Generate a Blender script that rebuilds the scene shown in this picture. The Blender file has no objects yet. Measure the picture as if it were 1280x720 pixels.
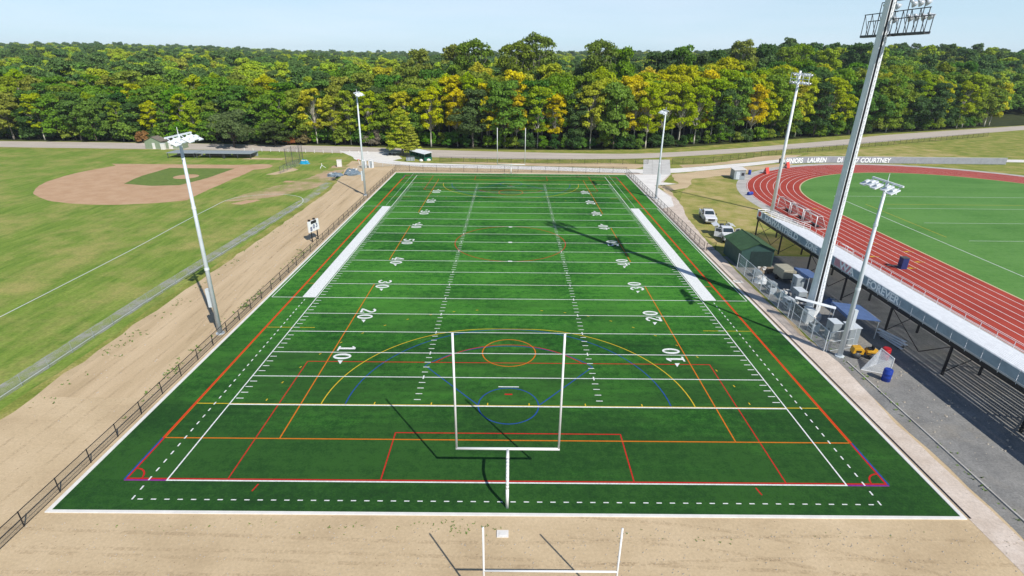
import bpy, math, random
import numpy as np
from mathutils import Vector, Matrix, noise as mnoise

random.seed(7)
R = math.radians
SC = bpy.context.scene
COL = SC.collection
PI = math.pi
YD = 0.9144

# ------------------------------------------------------------------ materials
def new_mat(name):
    m = bpy.data.materials.new(name)
    m.use_nodes = True
    nt = m.node_tree
    b = nt.nodes['Principled BSDF']
    return m, nt, b

def N(nt, t, **kw):
    n = nt.nodes.new(t)
    for k, v in kw.items():
        if k in ('inputs',):
            for i, val in v.items():
                n.inputs[i].default_value = val
        else:
            setattr(n, k, v)
    return n

def plain(name, col, rough=0.6, metal=0.0, var=0.12, scale=3.0, bump=0.0, spec=0.4, coat=0.0):
    """solid colour broken up by a soft world-size noise (wear, dust)"""
    m, nt, b = new_mat(name)
    tc = N(nt, 'ShaderNodeTexCoord')
    nz = N(nt, 'ShaderNodeTexNoise', inputs={'Scale': scale, 'Detail': 5.0, 'Roughness': 0.6})
    nt.links.new(tc.outputs['Object'], nz.inputs['Vector'])
    rp = N(nt, 'ShaderNodeMapRange', inputs={'From Min': 0.25, 'From Max': 0.75, 'To Min': 1 - var, 'To Max': 1 + var})
    nt.links.new(nz.outputs['Fac'], rp.inputs['Value'])
    mx = N(nt, 'ShaderNodeVectorMath', operation='SCALE')
    mx.inputs[0].default_value = col[:3]
    nt.links.new(rp.outputs[0], mx.inputs['Scale'])
    nt.links.new(mx.outputs[0], b.inputs['Base Color'])
    b.inputs['Roughness'].default_value = rough
    b.inputs['Metallic'].default_value = metal
    b.inputs['Specular IOR Level'].default_value = spec
    b.inputs['Coat Weight'].default_value = coat
    if bump:
        bp = N(nt, 'ShaderNodeBump', inputs={'Strength': bump, 'Distance': 0.03})
        nt.links.new(nz.outputs['Fac'], bp.inputs['Height'])
        nt.links.new(bp.outputs[0], b.inputs['Normal'])
    return m

def ramp(nt, stops, interp='LINEAR'):
    r = N(nt, 'ShaderNodeValToRGB')
    cr = r.color_ramp
    cr.interpolation = interp
    while len(cr.elements) < len(stops):
        cr.elements.new(0.5)
    for e, (p, c) in zip(cr.elements, stops):
        e.position = p
        e.color = (c[0], c[1], c[2], 1)
    return r

def layered(name, stops, scale, stops2=None, scale2=30.0, mixf=0.5, rough=0.95, stretch=(1, 1, 1), bump=0.3, bdist=0.03, rot=0.0,
            patch=None, spec=0.15, speck=None):
    """ground material: coarse noise -> ramp, fine noise multiplies, optional patches of another colour"""
    m, nt, b = new_mat(name)
    L = nt.links.new
    tc = N(nt, 'ShaderNodeTexCoord')
    mp = N(nt, 'ShaderNodeMapping')
    mp.inputs['Scale'].default_value = stretch
    mp.inputs['Rotation'].default_value = (0, 0, rot)
    L(tc.outputs['Object'], mp.inputs['Vector'])
    n1 = N(nt, 'ShaderNodeTexNoise', inputs={'Scale': scale, 'Detail': 8.0, 'Roughness': 0.62})
    L(mp.outputs[0], n1.inputs['Vector'])
    r1 = ramp(nt, stops)
    L(n1.outputs['Fac'], r1.inputs[0])
    col = r1.outputs[0]
    if patch:
        pc, pscale, lo, hi = patch
        n3 = N(nt, 'ShaderNodeTexNoise', inputs={'Scale': pscale, 'Detail': 6.0, 'Roughness': 0.65})
        L(tc.outputs['Object'], n3.inputs['Vector'])
        mr = N(nt, 'ShaderNodeMapRange', inputs={'From Min': lo, 'From Max': hi})
        L(n3.outputs['Fac'], mr.inputs['Value'])
        mix = N(nt, 'ShaderNodeMix', data_type='RGBA')
        L(mr.outputs[0], mix.inputs['Factor'])
        L(col, mix.inputs['A'])
        mix.inputs['B'].default_value = (*pc, 1)
        col = mix.outputs['Result']
    n2 = N(nt, 'ShaderNodeTexNoise', inputs={'Scale': scale2, 'Detail': 4.0, 'Roughness': 0.7})
    L(tc.outputs['Object'], n2.inputs['Vector'])
    mr2 = N(nt, 'ShaderNodeMapRange', inputs={'From Min': 0.3, 'From Max': 0.7, 'To Min': 1 - mixf * 0.5, 'To Max': 1 + mixf * 0.5})
    L(n2.outputs['Fac'], mr2.inputs['Value'])
    sc = N(nt, 'ShaderNodeVectorMath', operation='SCALE')
    L(col, sc.inputs[0])
    L(mr2.outputs[0], sc.inputs['Scale'])
    out = sc.outputs[0]
    if speck:
        scol, ss, thr = speck
        vo = N(nt, 'ShaderNodeTexVoronoi', inputs={'Scale': ss})
        L(tc.outputs['Object'], vo.inputs['Vector'])
        lt = N(nt, 'ShaderNodeMath', operation='LESS_THAN', inputs={1: thr})
        L(vo.outputs['Distance'], lt.inputs[0])
        mix2 = N(nt, 'ShaderNodeMix', data_type='RGBA')
        L(lt.outputs[0], mix2.inputs['Factor'])
        L(out, mix2.inputs['A'])
        mix2.inputs['B'].default_value = (*scol, 1)
        out = mix2.outputs['Result']
    L(out, b.inputs['Base Color'])
    b.inputs['Roughness'].default_value = rough
    b.inputs['Specular IOR Level'].default_value = spec
    if bump:
        ad = N(nt, 'ShaderNodeMath', operation='ADD')
        L(n1.outputs['Fac'], ad.inputs[0])
        L(n2.outputs['Fac'], ad.inputs[1])
        bp = N(nt, 'ShaderNodeBump', inputs={'Strength': bump, 'Distance': bdist})
        L(ad.outputs[0], bp.inputs['Height'])
        L(bp.outputs[0], b.inputs['Normal'])
    return m

def wire_mat(name, col, cell=0.06, wire=0.16, metal=0.3, rough=0.5, plane='xz'):
    """woven diamond mesh, open between the wires"""
    m, nt, b = new_mat(name)
    L = nt.links.new
    tc = N(nt, 'ShaderNodeTexCoord')
    sp = N(nt, 'ShaderNodeSeparateXYZ')
    L(tc.outputs['Object'], sp.inputs[0])
    hor = N(nt, 'ShaderNodeMath', operation='ADD')
    L(sp.outputs['X'], hor.inputs[0])
    L(sp.outputs['Y'], hor.inputs[1])
    masks = []
    for op in ('ADD', 'SUBTRACT'):
        a = N(nt, 'ShaderNodeMath', operation=op)
        L(hor.outputs[0], a.inputs[0])
        L(sp.outputs['Z'], a.inputs[1])
        d = N(nt, 'ShaderNodeMath', operation='DIVIDE', inputs={1: cell})
        L(a.outputs[0], d.inputs[0])
        f = N(nt, 'ShaderNodeMath', operation='FRACT')
        L(d.outputs[0], f.inputs[0])
        lt = N(nt, 'ShaderNodeMath', operation='LESS_THAN', inputs={1: wire})
        L(f.outputs[0], lt.inputs[0])
        masks.append(lt)
    mx = N(nt, 'ShaderNodeMath', operation='MAXIMUM')
    L(masks[0].outputs[0], mx.inputs[0])
    L(masks[1].outputs[0], mx.inputs[1])
    L(mx.outputs[0], b.inputs['Alpha'])
    b.inputs['Base Color'].default_value = (*col, 1)
    b.inputs['Metallic'].default_value = metal
    b.inputs['Roughness'].default_value = rough
    return m

def foliage(name, trans=0.36):
    m, nt, b = new_mat(name)
    L = nt.links.new
    oi = N(nt, 'ShaderNodeObjectInfo')
    at = N(nt, 'ShaderNodeAttribute', attribute_name='tint')
    # per leaf clump brightness, per tree hue shift
    mr = N(nt, 'ShaderNodeMapRange', inputs={'To Min': 0.72, 'To Max': 1.50})
    L(at.outputs['Fac'], mr.inputs['Value'])
    hs = N(nt, 'ShaderNodeHueSaturation')
    L(oi.outputs['Color'], hs.inputs['Color'])
    hm = N(nt, 'ShaderNodeMapRange', inputs={'To Min': 0.488, 'To Max': 0.512})
    L(oi.outputs['Random'], hm.inputs['Value'])
    L(hm.outputs[0], hs.inputs['Hue'])
    L(mr.outputs[0], hs.inputs['Value'])
    sa = N(nt, 'ShaderNodeMapRange', inputs={'To Min': 0.95, 'To Max': 1.08})
    L(oi.outputs['Random'], sa.inputs['Value'])
    L(sa.outputs[0], hs.inputs['Saturation'])
    L(hs.outputs[0], b.inputs['Base Color'])
    b.inputs['Roughness'].default_value = 0.62
    b.inputs['Specular IOR Level'].default_value = 0.25
    tr = N(nt, 'ShaderNodeBsdfTranslucent')
    L(hs.outputs[0], tr.inputs['Color'])
    mix = N(nt, 'ShaderNodeMixShader', inputs={0: trans})
    out = nt.nodes['Material Output']
    L(b.outputs[0], mix.inputs[1])
    L(tr.outputs[0], mix.inputs[2])
    L(mix.outputs[0], out.inputs['Surface'])
    return m

def turf_mat(name, ca, cb, cc, seam=4.572, worn=0.72):
    m, nt, b = new_mat(name)
    L = nt.links.new
    tc = N(nt, 'ShaderNodeTexCoord')
    n1 = N(nt, 'ShaderNodeTexNoise', inputs={'Scale': 0.09, 'Detail': 6.0, 'Roughness': 0.6})
    L(tc.outputs['Object'], n1.inputs['Vector'])
    n2 = N(nt, 'ShaderNodeTexNoise', inputs={'Scale': 1.3, 'Detail': 8.0, 'Roughness': 0.75})
    L(tc.outputs['Object'], n2.inputs['Vector'])
    n3 = N(nt, 'ShaderNodeTexNoise', inputs={'Scale': 7.0, 'Detail': 5.0, 'Roughness': 0.85})
    L(tc.outputs['Object'], n3.inputs['Vector'])
    # long streaks left by the grooming brush
    mp = N(nt, 'ShaderNodeMapping')
    mp.inputs['Scale'].default_value = (0.06, 1.4, 1)
    mp.inputs['Rotation'].default_value = (0, 0, 0.12)
    L(tc.outputs['Object'], mp.inputs['Vector'])
    n4 = N(nt, 'ShaderNodeTexNoise', inputs={'Scale': 1.0, 'Detail': 4.0})
    L(mp.outputs[0], n4.inputs['Vector'])
    def mul(sock, w, prev=None):
        mm = N(nt, 'ShaderNodeMath', operation='MULTIPLY', inputs={1: w})
        L(sock, mm.inputs[0])
        if prev is None:
            return mm.outputs[0]
        ad = N(nt, 'ShaderNodeMath', operation='ADD')
        L(mm.outputs[0], ad.inputs[0])
        L(prev, ad.inputs[1])
        return ad.outputs[0]
    v = mul(n1.outputs['Fac'], 0.26)
    v = mul(n2.outputs['Fac'], 0.32, v)
    v = mul(n3.outputs['Fac'], 0.36, v)
    v = mul(n4.outputs['Fac'], 0.12, v)
    # random tone per roll of turf, painted for how the nap takes light
    sp = N(nt, 'ShaderNodeSeparateXYZ')
    L(tc.outputs['Object'], sp.inputs[0])
    dv = N(nt, 'ShaderNodeMath', operation='DIVIDE', inputs={1: seam})
    L(sp.outputs['Y'], dv.inputs[0])
    fl = N(nt, 'ShaderNodeMath', operation='FLOOR')
    L(dv.outputs[0], fl.inputs[0])
    wn = N(nt, 'ShaderNodeTexWhiteNoise', noise_dimensions='1D')
    L(fl.outputs[0], wn.inputs['W'])
    v = mul(wn.outputs['Value'], 0.05, v)
    rp = ramp(nt, [(0.44, ca), (0.515, cb), (0.59, cc)])
    L(v, rp.inputs[0])
    # rubber infill shows more towards the worn ends and edges, in drifting patches
    n5 = N(nt, 'ShaderNodeTexNoise', inputs={'Scale': 0.14, 'Detail': 7.0, 'Roughness': 0.7})
    mp5 = N(nt, 'ShaderNodeMapping')
    mp5.inputs['Scale'].default_value = (0.5, 1.5, 1)
    L(tc.outputs['Object'], mp5.inputs['Vector'])
    L(mp5.outputs[0], n5.inputs['Vector'])
    ay = N(nt, 'ShaderNodeMapRange', inputs={'From Min': -4.0, 'From Max': 38.0, 'To Min': 0.42, 'To Max': -0.06})
    L(sp.outputs['Y'], ay.inputs['Value'])
    sm = N(nt, 'ShaderNodeMath', operation='ADD')
    L(n5.outputs['Fac'], sm.inputs[0])
    L(ay.outputs[0], sm.inputs[1])
    mk = N(nt, 'ShaderNodeMapRange', inputs={'From Min': 0.44, 'From Max': 0.80, 'To Min': 0.0, 'To Max': worn})
    L(sm.outputs[0], mk.inputs['Value'])
    mxr = N(nt, 'ShaderNodeMix', data_type='RGBA')
    L(mk.outputs[0], mxr.inputs['Factor'])
    L(rp.outputs[0], mxr.inputs['A'])
    mxr.inputs['B'].default_value = (0.016, 0.046, 0.014, 1)
    L(mxr.outputs['Result'], b.inputs['Base Color'])
    b.inputs['Roughness'].default_value = 0.75
    b.inputs['Specular IOR Level'].default_value = 0.12
    bp = N(nt, 'ShaderNodeBump', inputs={'Strength': 0.5, 'Distance': 0.04})
    L(n3.outputs['Fac'], bp.inputs['Height'])
    L(bp.outputs[0], b.inputs['Normal'])
    return m

def paint_mat(name, col, wear=0.25):
    """turf-inlaid colour: the green shows through in flecks"""
    m, nt, b = new_mat(name)
    L = nt.links.new
    tc = N(nt, 'ShaderNodeTexCoord')
    nz = N(nt, 'ShaderNodeTexNoise', inputs={'Scale': 7.0, 'Detail': 6.0, 'Roughness': 0.8})
    L(tc.outputs['Object'], nz.inputs['Vector'])
    rp = ramp(nt, [(0.36, tuple(c * (1 - wear) for c in col)), (0.56, col)])
    L(nz.outputs['Fac'], rp.inputs[0])
    L(rp.outputs[0], b.inputs['Base Color'])
    b.inputs['Roughness'].default_value = 0.8
    b.inputs['Specular IOR Level'].default_value = 0.1
    return m

M = {}
M['turf'] = turf_mat('turf_green', (0.007, 0.042, 0.008), (0.022, 0.124, 0.013), (0.066, 0.235, 0.028))
M['turf2'] = turf_mat('stadium_turf_green', (0.060, 0.165, 0.032), (0.090, 0.225, 0.045), (0.120, 0.265, 0.062), 5.3, 0.1)
M['white'] = paint_mat('line_white', (0.80, 0.82, 0.80), 0.32)
M['purple'] = paint_mat('line_purple', (0.24, 0.03, 0.26))
M['white_soft'] = paint_mat('inlaid_white', (0.66, 0.70, 0.66), 0.25)
M['red'] = paint_mat('line_red', (0.50, 0.022, 0.018))
M['scarlet'] = paint_mat('line_scarlet', (0.62, 0.05, 0.015), 0.15)
M['orange'] = paint_mat('line_orange', (0.62, 0.17, 0.015))
M['yellow'] = paint_mat('line_yellow', (0.66, 0.46, 0.03))
M['blue'] = paint_mat('line_blue', (0.02, 0.075, 0.30))
M['dirt'] = layered('sandy_soil', [(0.30, (0.44, 0.33, 0.20)), (0.5, (0.54, 0.415, 0.258)), (0.72, (0.615, 0.48, 0.31))], 0.16,
                    scale2=5.0, mixf=0.22, bump=0.35, bdist=0.06, stretch=(0.8, 1.2, 1), speck=((0.26, 0.18, 0.11), 1.7, 0.06))
M['dirt_ruts'] = layered('graded_soil', [(0.3, (0.44, 0.33, 0.195)), (0.5, (0.54, 0.41, 0.255)), (0.72, (0.62, 0.48, 0.31))], 0.22,
                         scale2=6.0, mixf=0.2, bump=0.35, bdist=0.06, stretch=(2.2, 0.25, 1), speck=((0.27, 0.19, 0.11), 1.3, 0.05))
M['red_dirt'] = layered('infield_clay', [(0.3, (0.44, 0.27, 0.155)), (0.6, (0.52, 0.345, 0.215))], 0.3, scale2=4.0, mixf=0.15, bump=0.2)
M['grass'] = layered('mown_grass', [(0.3, (0.105, 0.185, 0.026)), (0.5, (0.165, 0.250, 0.038)), (0.7, (0.24, 0.31, 0.06))], 0.9,
                     scale2=3.0, mixf=0.5, bump=0.6, bdist=0.08, stretch=(1.1, 0.16, 1), rot=0.75, patch=((0.34, 0.315, 0.10), 0.13, 0.45, 0.68))
M['grass_in'] = layered('infield_grass', [(0.3, (0.105, 0.165, 0.035)), (0.7, (0.17, 0.235, 0.055))], 0.8, scale2=7.0, mixf=0.5,
                        bump=0.5, bdist=0.05)
M['grass_dry'] = layered('dry_patchy_grass', [(0.34, (0.19, 0.225, 0.045)), (0.5, (0.33, 0.30, 0.09)), (0.66, (0.46, 0.36, 0.17))], 0.22,
                         scale2=5.0, mixf=0.5, bump=0.6, bdist=0.06)
M['verge'] = layered('rough_verge_grass', [(0.32, (0.15, 0.20, 0.032)), (0.5, (0.24, 0.26, 0.055)), (0.68, (0.38, 0.32, 0.115))], 0.25,
                     scale2=4.0, mixf=0.6, bump=0.7, bdist=0.08)
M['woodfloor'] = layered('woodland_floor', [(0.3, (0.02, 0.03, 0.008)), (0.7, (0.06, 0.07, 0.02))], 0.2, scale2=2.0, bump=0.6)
M['road'] = layered('worn_road', [(0.3, (0.42, 0.365, 0.31)), (0.7, (0.56, 0.50, 0.44))], 0.25, scale2=5.0, mixf=0.2, bump=0.15,
                    stretch=(0.3, 1.6, 1))
M['concrete'] = layered('pale_concrete', [(0.3, (0.66, 0.63, 0.59)), (0.7, (0.80, 0.775, 0.73))], 0.4, scale2=6.0, mixf=0.14, bump=0.1,
                        speck=((0.36, 0.31, 0.25), 1.1, 0.05))
M['drive'] = layered('ribbed_grey_concrete', [(0.3, (0.50, 0.49, 0.46)), (0.7, (0.62, 0.61, 0.58))], 0.4, scale2=5.0, mixf=0.15, bump=0.1)
M['walk'] = layered('dusty_concrete_walk', [(0.3, (0.50, 0.41, 0.33)), (0.5, (0.60, 0.51, 0.43)), (0.7, (0.68, 0.59, 0.51))], 0.5, scale2=5.0, mixf=0.28,
                    bump=0.25, speck=((0.27, 0.21, 0.16), 2.2, 0.07))
M['kerb'] = plain('kerb_concrete', (0.72, 0.70, 0.66), 0.85, var=0.1, scale=1.5, bump=0.2)
M['gravel'] = layered('grey_gravel', [(0.3, (0.25, 0.26, 0.19)), (0.7, (0.40, 0.39, 0.33))], 1.2, scale2=5.0, mixf=0.45, bump=0.6,
                      patch=((0.24, 0.29, 0.08), 0.45, 0.42, 0.56))
M['worn'] = layered('worn_soil_and_grass', [(0.3, (0.40, 0.28, 0.17)), (0.7, (0.52, 0.38, 0.24))], 0.5, scale2=4.0, mixf=0.3, bump=0.4,
                    patch=((0.24, 0.27, 0.07), 0.16, 0.44, 0.60))
M['yard'] = layered('packed_gravel_yard', [(0.3, (0.17, 0.17, 0.165)), (0.7, (0.28, 0.275, 0.26))], 0.5, scale2=6.0, mixf=0.5, bump=0.4,
                    patch=((0.27, 0.25, 0.215), 0.12, 0.5, 0.65))
M['track'] = layered('red_running_track', [(0.3, (0.31, 0.042, 0.030)), (0.7, (0.42, 0.068, 0.045))], 0.15, scale2=9.0, mixf=0.12, bump=0.1)
M['asphalt'] = layered('grey_apron', [(0.3, (0.36, 0.34, 0.31)), (0.7, (0.52, 0.50, 0.47))], 0.5, scale2=8.0, mixf=0.2, bump=0.1)
M['galv'] = plain('galvanised_steel', (0.62, 0.67, 0.70), 0.5, 0.1, var=0.1, scale=1.2)
M['galv_w'] = plain('weathered_white_steel', (0.76, 0.79, 0.81), 0.5, 0.0, var=0.14, scale=0.9)
M['alu'] = plain('aluminium_plank', (0.76, 0.78, 0.80), 0.55, 0.0, var=0.12, scale=1.5)
M['alu_dk'] = plain('aluminium_riser', (0.42, 0.45, 0.47), 0.5, 0.3, var=0.1, scale=1.5)
M['black'] = plain('black_steel', (0.018, 0.018, 0.02), 0.5, 0.0, var=0.2)
M['brownblack'] = plain('dark_brown_steel', (0.035, 0.026, 0.022), 0.6, 0.0, var=0.3)
M['goalwhite'] = plain('white_gloss_paint', (0.80, 0.80, 0.79), 0.32, 0.0, var=0.04)
M['carwhite'] = plain('white_car_paint', (0.74, 0.75, 0.76), 0.28, 0.0, var=0.04, coat=0.5)
M['glass'] = plain('dark_tinted_glass', (0.03, 0.045, 0.055), 0.08, 0.0, var=0.05, spec=0.8)
M['rubber'] = plain('tyre_rubber', (0.025, 0.025, 0.025), 0.85)
M['chrome'] = plain('bright_metal', (0.6, 0.6, 0.6), 0.25, 0.8)
M['lampglass'] = plain('lamp_lens', (0.62, 0.66, 0.70), 0.15, 0.1, var=0.04, spec=0.8)
M['darkgrey'] = plain('dark_grey_casing', (0.07, 0.075, 0.08), 0.5)
M['greyblue'] = plain('grey_cabinet_paint', (0.30, 0.34, 0.36), 0.55, 0.0, var=0.12)
M['tan'] = plain('faded_tan_panel', (0.36, 0.34, 0.26), 0.7, var=0.15)
M['wood'] = plain('weathered_wood', (0.26, 0.21, 0.15), 0.85, var=0.3, scale=5)
M['shedgreen'] = plain('dark_green_metal_roof', (0.045, 0.10, 0.04), 0.5, 0.0, var=0.35, scale=0.7)
M['shedwall'] = plain('green_metal_wall', (0.032, 0.075, 0.065), 0.55, var=0.25, scale=1.2)  # green made darker, shadow on the gable put into the colour
M['doordark'] = plain('shaded_door', (0.018, 0.036, 0.034), 0.5, var=0.3)  # near black stands for the shadow lying on the gable end
M['palegreen'] = plain('pale_green_siding', (0.24, 0.30, 0.20), 0.7, var=0.15)
M['shingle'] = plain('brown_shingle', (0.19, 0.165, 0.13), 0.9, var=0.3, scale=2.5)
M['shelter'] = plain('green_shelter_panel', (0.015, 0.12, 0.07), 0.45, var=0.15)
M['bluebin'] = plain('blue_plastic', (0.012, 0.045, 0.32), 0.4, var=0.12)
M['redbin'] = plain('red_plastic', (0.42, 0.015, 0.02), 0.4, var=0.12)
M['bluetarp'] = plain('blue_canopy_cloth', (0.075, 0.13, 0.27), 0.8, var=0.2, scale=1.5, bump=0.3)
M['cyantarp'] = plain('bright_blue_tarpaulin', (0.01, 0.30, 0.52), 0.5, var=0.2, scale=2.5, bump=0.4)
M['greytarp'] = plain('grey_blue_tarpaulin', (0.16, 0.21, 0.25), 0.6, var=0.4, scale=1.8, bump=0.8)
M['machyellow'] = plain('machine_yellow', (0.62, 0.33, 0.02), 0.45, var=0.15)
M['signred'] = plain('sign_red', (0.62, 0.07, 0.05), 0.5, var=0.1)
M['signblue'] = plain('sign_navy', (0.02, 0.035, 0.14), 0.5, var=0.1)
M['pink'] = plain('faded_red_print', (0.62, 0.30, 0.33), 0.7, var=0.15)
M['banner'] = plain('grey_blue_banner', (0.27, 0.35, 0.41), 0.75, var=0.15, scale=1.2)
M['greybanner'] = plain('grey_windscreen', (0.30, 0.31, 0.34), 0.85, var=0.15, scale=1)
M['letter'] = plain('white_letters', (0.88, 0.90, 0.90), 0.6, var=0.05)
M['bark'] = plain('grey_bark', (0.20, 0.175, 0.14), 0.9, var=0.3, scale=2.5, bump=0.5)
M['bark_pale'] = plain('pale_bark', (0.46, 0.43, 0.36), 0.85, var=0.3, scale=1.5, bump=0.4)
M['bark_dark'] = plain('brown_bark', (0.10, 0.08, 0.06), 0.95, var=0.3, scale=2.5, bump=0.5)
M['leaf'] = foliage('leaf_canopy')
M['leaf_under'] = foliage('leaf_undergrowth', 0.2)
M['weed'] = plain('weed_leaves', (0.12, 0.20, 0.035), 0.8, var=0.3, scale=1.5)
M['twig'] = plain('dry_brush', (0.22, 0.19, 0.15), 0.9, var=0.3, scale=2)
M['chain_black'] = wire_mat('black_chain_link', (0.03, 0.028, 0.028), 0.06, 0.105, 0.0)
M['chain_grey'] = wire_mat('galvanised_chain_link', (0.42, 0.46, 0.48), 0.06, 0.13, 0.5)
M['chain_yard'] = wire_mat('galvanised_yard_mesh', (0.36, 0.42, 0.47), 0.06, 0.19, 0.3)
M['net_white'] = wire_mat('white_net', (0.75, 0.77, 0.78), 0.05, 0.36, 0.0, 0.8)
M['net_dark'] = wire_mat('dark_net', (0.10, 0.09, 0.10), 0.05, 0.11, 0.0, 0.8)
M['stone'] = plain('field_stones', (0.42, 0.37, 0.30), 0.9, var=0.25, scale=3)

# ------------------------------------------------------------------ mesh builder
class MB:
    def __init__(s):
        s.v = []
        s.f = []
    def add(s, vs, fs):
        n = len(s.v)
        s.v += [tuple(v) for v in vs]
        s.f += [tuple(i + n for i in f) for f in fs]
        return s
    def box(s, c, d, rz=0.0, rx=0.0, ry=0.0):
        x, y, z = d[0] / 2, d[1] / 2, d[2] / 2
        vs = [(-x, -y, -z), (x, -y, -z), (x, y, -z), (-x, y, -z), (-x, -y, z), (x, -y, z), (x, y, z), (-x, y, z)]
        if rz or rx or ry:
            mt = Matrix.Rotation(rz, 3, 'Z') @ Matrix.Rotation(ry, 3, 'Y') @ Matrix.Rotation(rx, 3, 'X')
            vs = [tuple(mt @ Vector(v)) for v in vs]
        vs = [(v[0] + c[0], v[1] + c[1], v[2] + c[2]) for v in vs]
        return s.add(vs, [(0, 3, 2, 1), (4, 5, 6, 7), (0, 1, 5, 4), (1, 2, 6, 5), (2, 3, 7, 6), (3, 0, 4, 7)])
    def bb(s, a, b):
        return s.box([(p + q) / 2 for p, q in zip(a, b)], [abs(q - p) for p, q in zip(a, b)])
    def tube(s, p0, p1, r0, r1=None, n=8, cap=True):
        r1 = r0 if r1 is None else r1
        p0, p1 = Vector(p0), Vector(p1)
        d = (p1 - p0)
        if d.length < 1e-6:
            return s
        d.normalize()
        a = Vector((0, 0, 1)) if abs(d.z) < 0.9 else Vector((1, 0, 0))
        u = d.cross(a).normalized()
        w = d.cross(u)
        vs = []
        for p, r in ((p0, r0), (p1, r1)):
            for i in range(n):
                t = 2 * PI * i / n
                vs.append(tuple(p + (u * math.cos(t) + w * math.sin(t)) * r))
        fs = [(i, i + n, (i + 1) % n + n, (i + 1) % n) for i in range(n)]
        if cap:
            fs += [tuple(range(n)), tuple(range(2 * n - 1, n - 1, -1))]
        return s.add(vs, fs)
    def path(s, pts, r, n=8):
        for a, b in zip(pts[:-1], pts[1:]):
            s.tube(a, b, r, r, n)
        return s
    def poly(s, pts, z):
        return s.add([(p[0], p[1], z) for p in pts], [tuple(range(len(pts)))])
    def rect(s, x0, y0, x1, y1, z):
        return s.add([(x0, y0, z), (x1, y0, z), (x1, y1, z), (x0, y1, z)], [(0, 1, 2, 3)])
    def quad(s, a, b, c, d):
        return s.add([a, b, c, d], [(0, 1, 2, 3)])
    def prism(s, prof, y0, y1):
        n = len(prof)
        vs = [(p[0], y0, p[1]) for p in prof] + [(p[0], y1, p[1]) for p in prof]
        fs = [tuple(range(n)), tuple(range(2 * n - 1, n - 1, -1))]
        fs += [(i, i + n, (i + 1) % n + n, (i + 1) % n) for i in range(n)]
        return s.add(vs, fs)
    def loft(s, rings):
        n = len(rings[0])
        vs = [p for r in rings for p in r]
        fs = []
        for k in range(len(rings) - 1):
            for i in range(n):
                fs.append((k * n + i, k * n + (i + 1) % n, (k + 1) * n + (i + 1) % n, (k + 1) * n + i))
        fs += [tuple(range(n - 1, -1, -1)), tuple(range((len(rings) - 1) * n, len(rings) * n))]
        return s.add(vs, fs)
    def strip(s, a, b, z, closed=False):
        """flat ribbon between two polylines of equal length"""
        n = len(a)
        vs = [(p[0], p[1], z) for p in a] + [(p[0], p[1], z) for p in b]
        m = n if closed else n - 1
        return s.add(vs, [(i, (i + 1) % n, (i + 1) % n + n, i + n) for i in range(m)])
    def arc(s, c, r0, r1, a0, a1, z, n=64):
        A = [(c[0] + r0 * math.cos(a0 + (a1 - a0) * i / n), c[1] + r0 * math.sin(a0 + (a1 - a0) * i / n)) for i in range(n + 1)]
        B = [(c[0] + r1 * math.cos(a0 + (a1 - a0) * i / n), c[1] + r1 * math.sin(a0 + (a1 - a0) * i / n)) for i in range(n + 1)]
        return s.strip(A, B, z)
    def disc(s, c, r, z, n=24):
        return s.poly([(c[0] + r * math.cos(2 * PI * i / n), c[1] + r * math.sin(2 * PI * i / n)) for i in range(n)], z)
    def seg(s, p, q, w, z):
        dx, dy = q[0] - p[0], q[1] - p[1]
        l = math.hypot(dx, dy)
        nx, ny = -dy / l * w / 2, dx / l * w / 2
        return s.add([(p[0] + nx, p[1] + ny, z), (p[0] - nx, p[1] - ny, z), (q[0] - nx, q[1] - ny, z), (q[0] + nx, q[1] + ny, z)], [(0, 1, 2, 3)])
    def build(s, name, mat, parent=None, smooth=False, off=None, bevel=0.0):
        me = bpy.data.meshes.new(name)
        vs = s.v
        if off is not None:
            vs = [(v[0] - off[0], v[1] - off[1], v[2] - off[2]) for v in vs]
        me.from_pydata(vs, [], s.f)
        me.validate()
        me.materials.append(mat)
        if smooth:
            me.polygons.foreach_set('use_smooth', [True] * len(me.polygons))
        o = bpy.data.objects.new(name, me)
        COL.objects.link(o)
        if parent is not None:
            o.parent = parent
        if bevel:
            md = o.modifiers.new('bevel', 'BEVEL')
            md.width = bevel
            md.segments = 2
            md.limit_method = 'ANGLE'
        return o

def tag(o, label=None, cat=None, group=None, kind=None):
    if label: o['label'] = label
    if cat: o['category'] = cat
    if group: o['group'] = group
    if kind: o['kind'] = kind
    return o

def thing(name, label, cat, loc=(0, 0, 0), rz=0.0, group=None):
    o = bpy.data.objects.new(name, None)
    o.empty_display_size = 0.3
    COL.objects.link(o)
    o.location = loc
    o.rotation_euler = (0, 0, rz)
    return tag(o, label, cat, group)

def struct(o, label=None):
    o['kind'] = 'structure'
    if label: o['label'] = label
    return o

def copy_tree(o, parent=None):
    c = o.copy()
    COL.objects.link(c)
    if parent is not None:
        c.parent = parent
    for ch in list(o.children):
        copy_tree(ch, c)
    return c

def wob(pts, amp=0.4, step=2.0, seed=0, closed=True, freq=0.35):
    """natural ragged outline"""
    out = []
    n = len(pts)
    for i in range(n if closed else n - 1):
        a, b = Vector(pts[i]), Vector(pts[(i + 1) % n])
        k = max(1, int((b - a).length / step))
        for j in range(k):
            p = a.lerp(b, j / k)
            d = mnoise.noise_vector(Vector((p.x * freq, p.y * freq, seed * 7.3)))
            d2 = mnoise.noise_vector(Vector((p.x * freq * 3.1, p.y * freq * 3.1, seed * 3.3 + 9)))
            out.append((p.x + amp * (d.x + 0.5 * d2.x), p.y + amp * (d.y + 0.5 * d2.y)))
    if not closed:
        out.append(tuple(pts[-1]))
    return out

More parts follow.
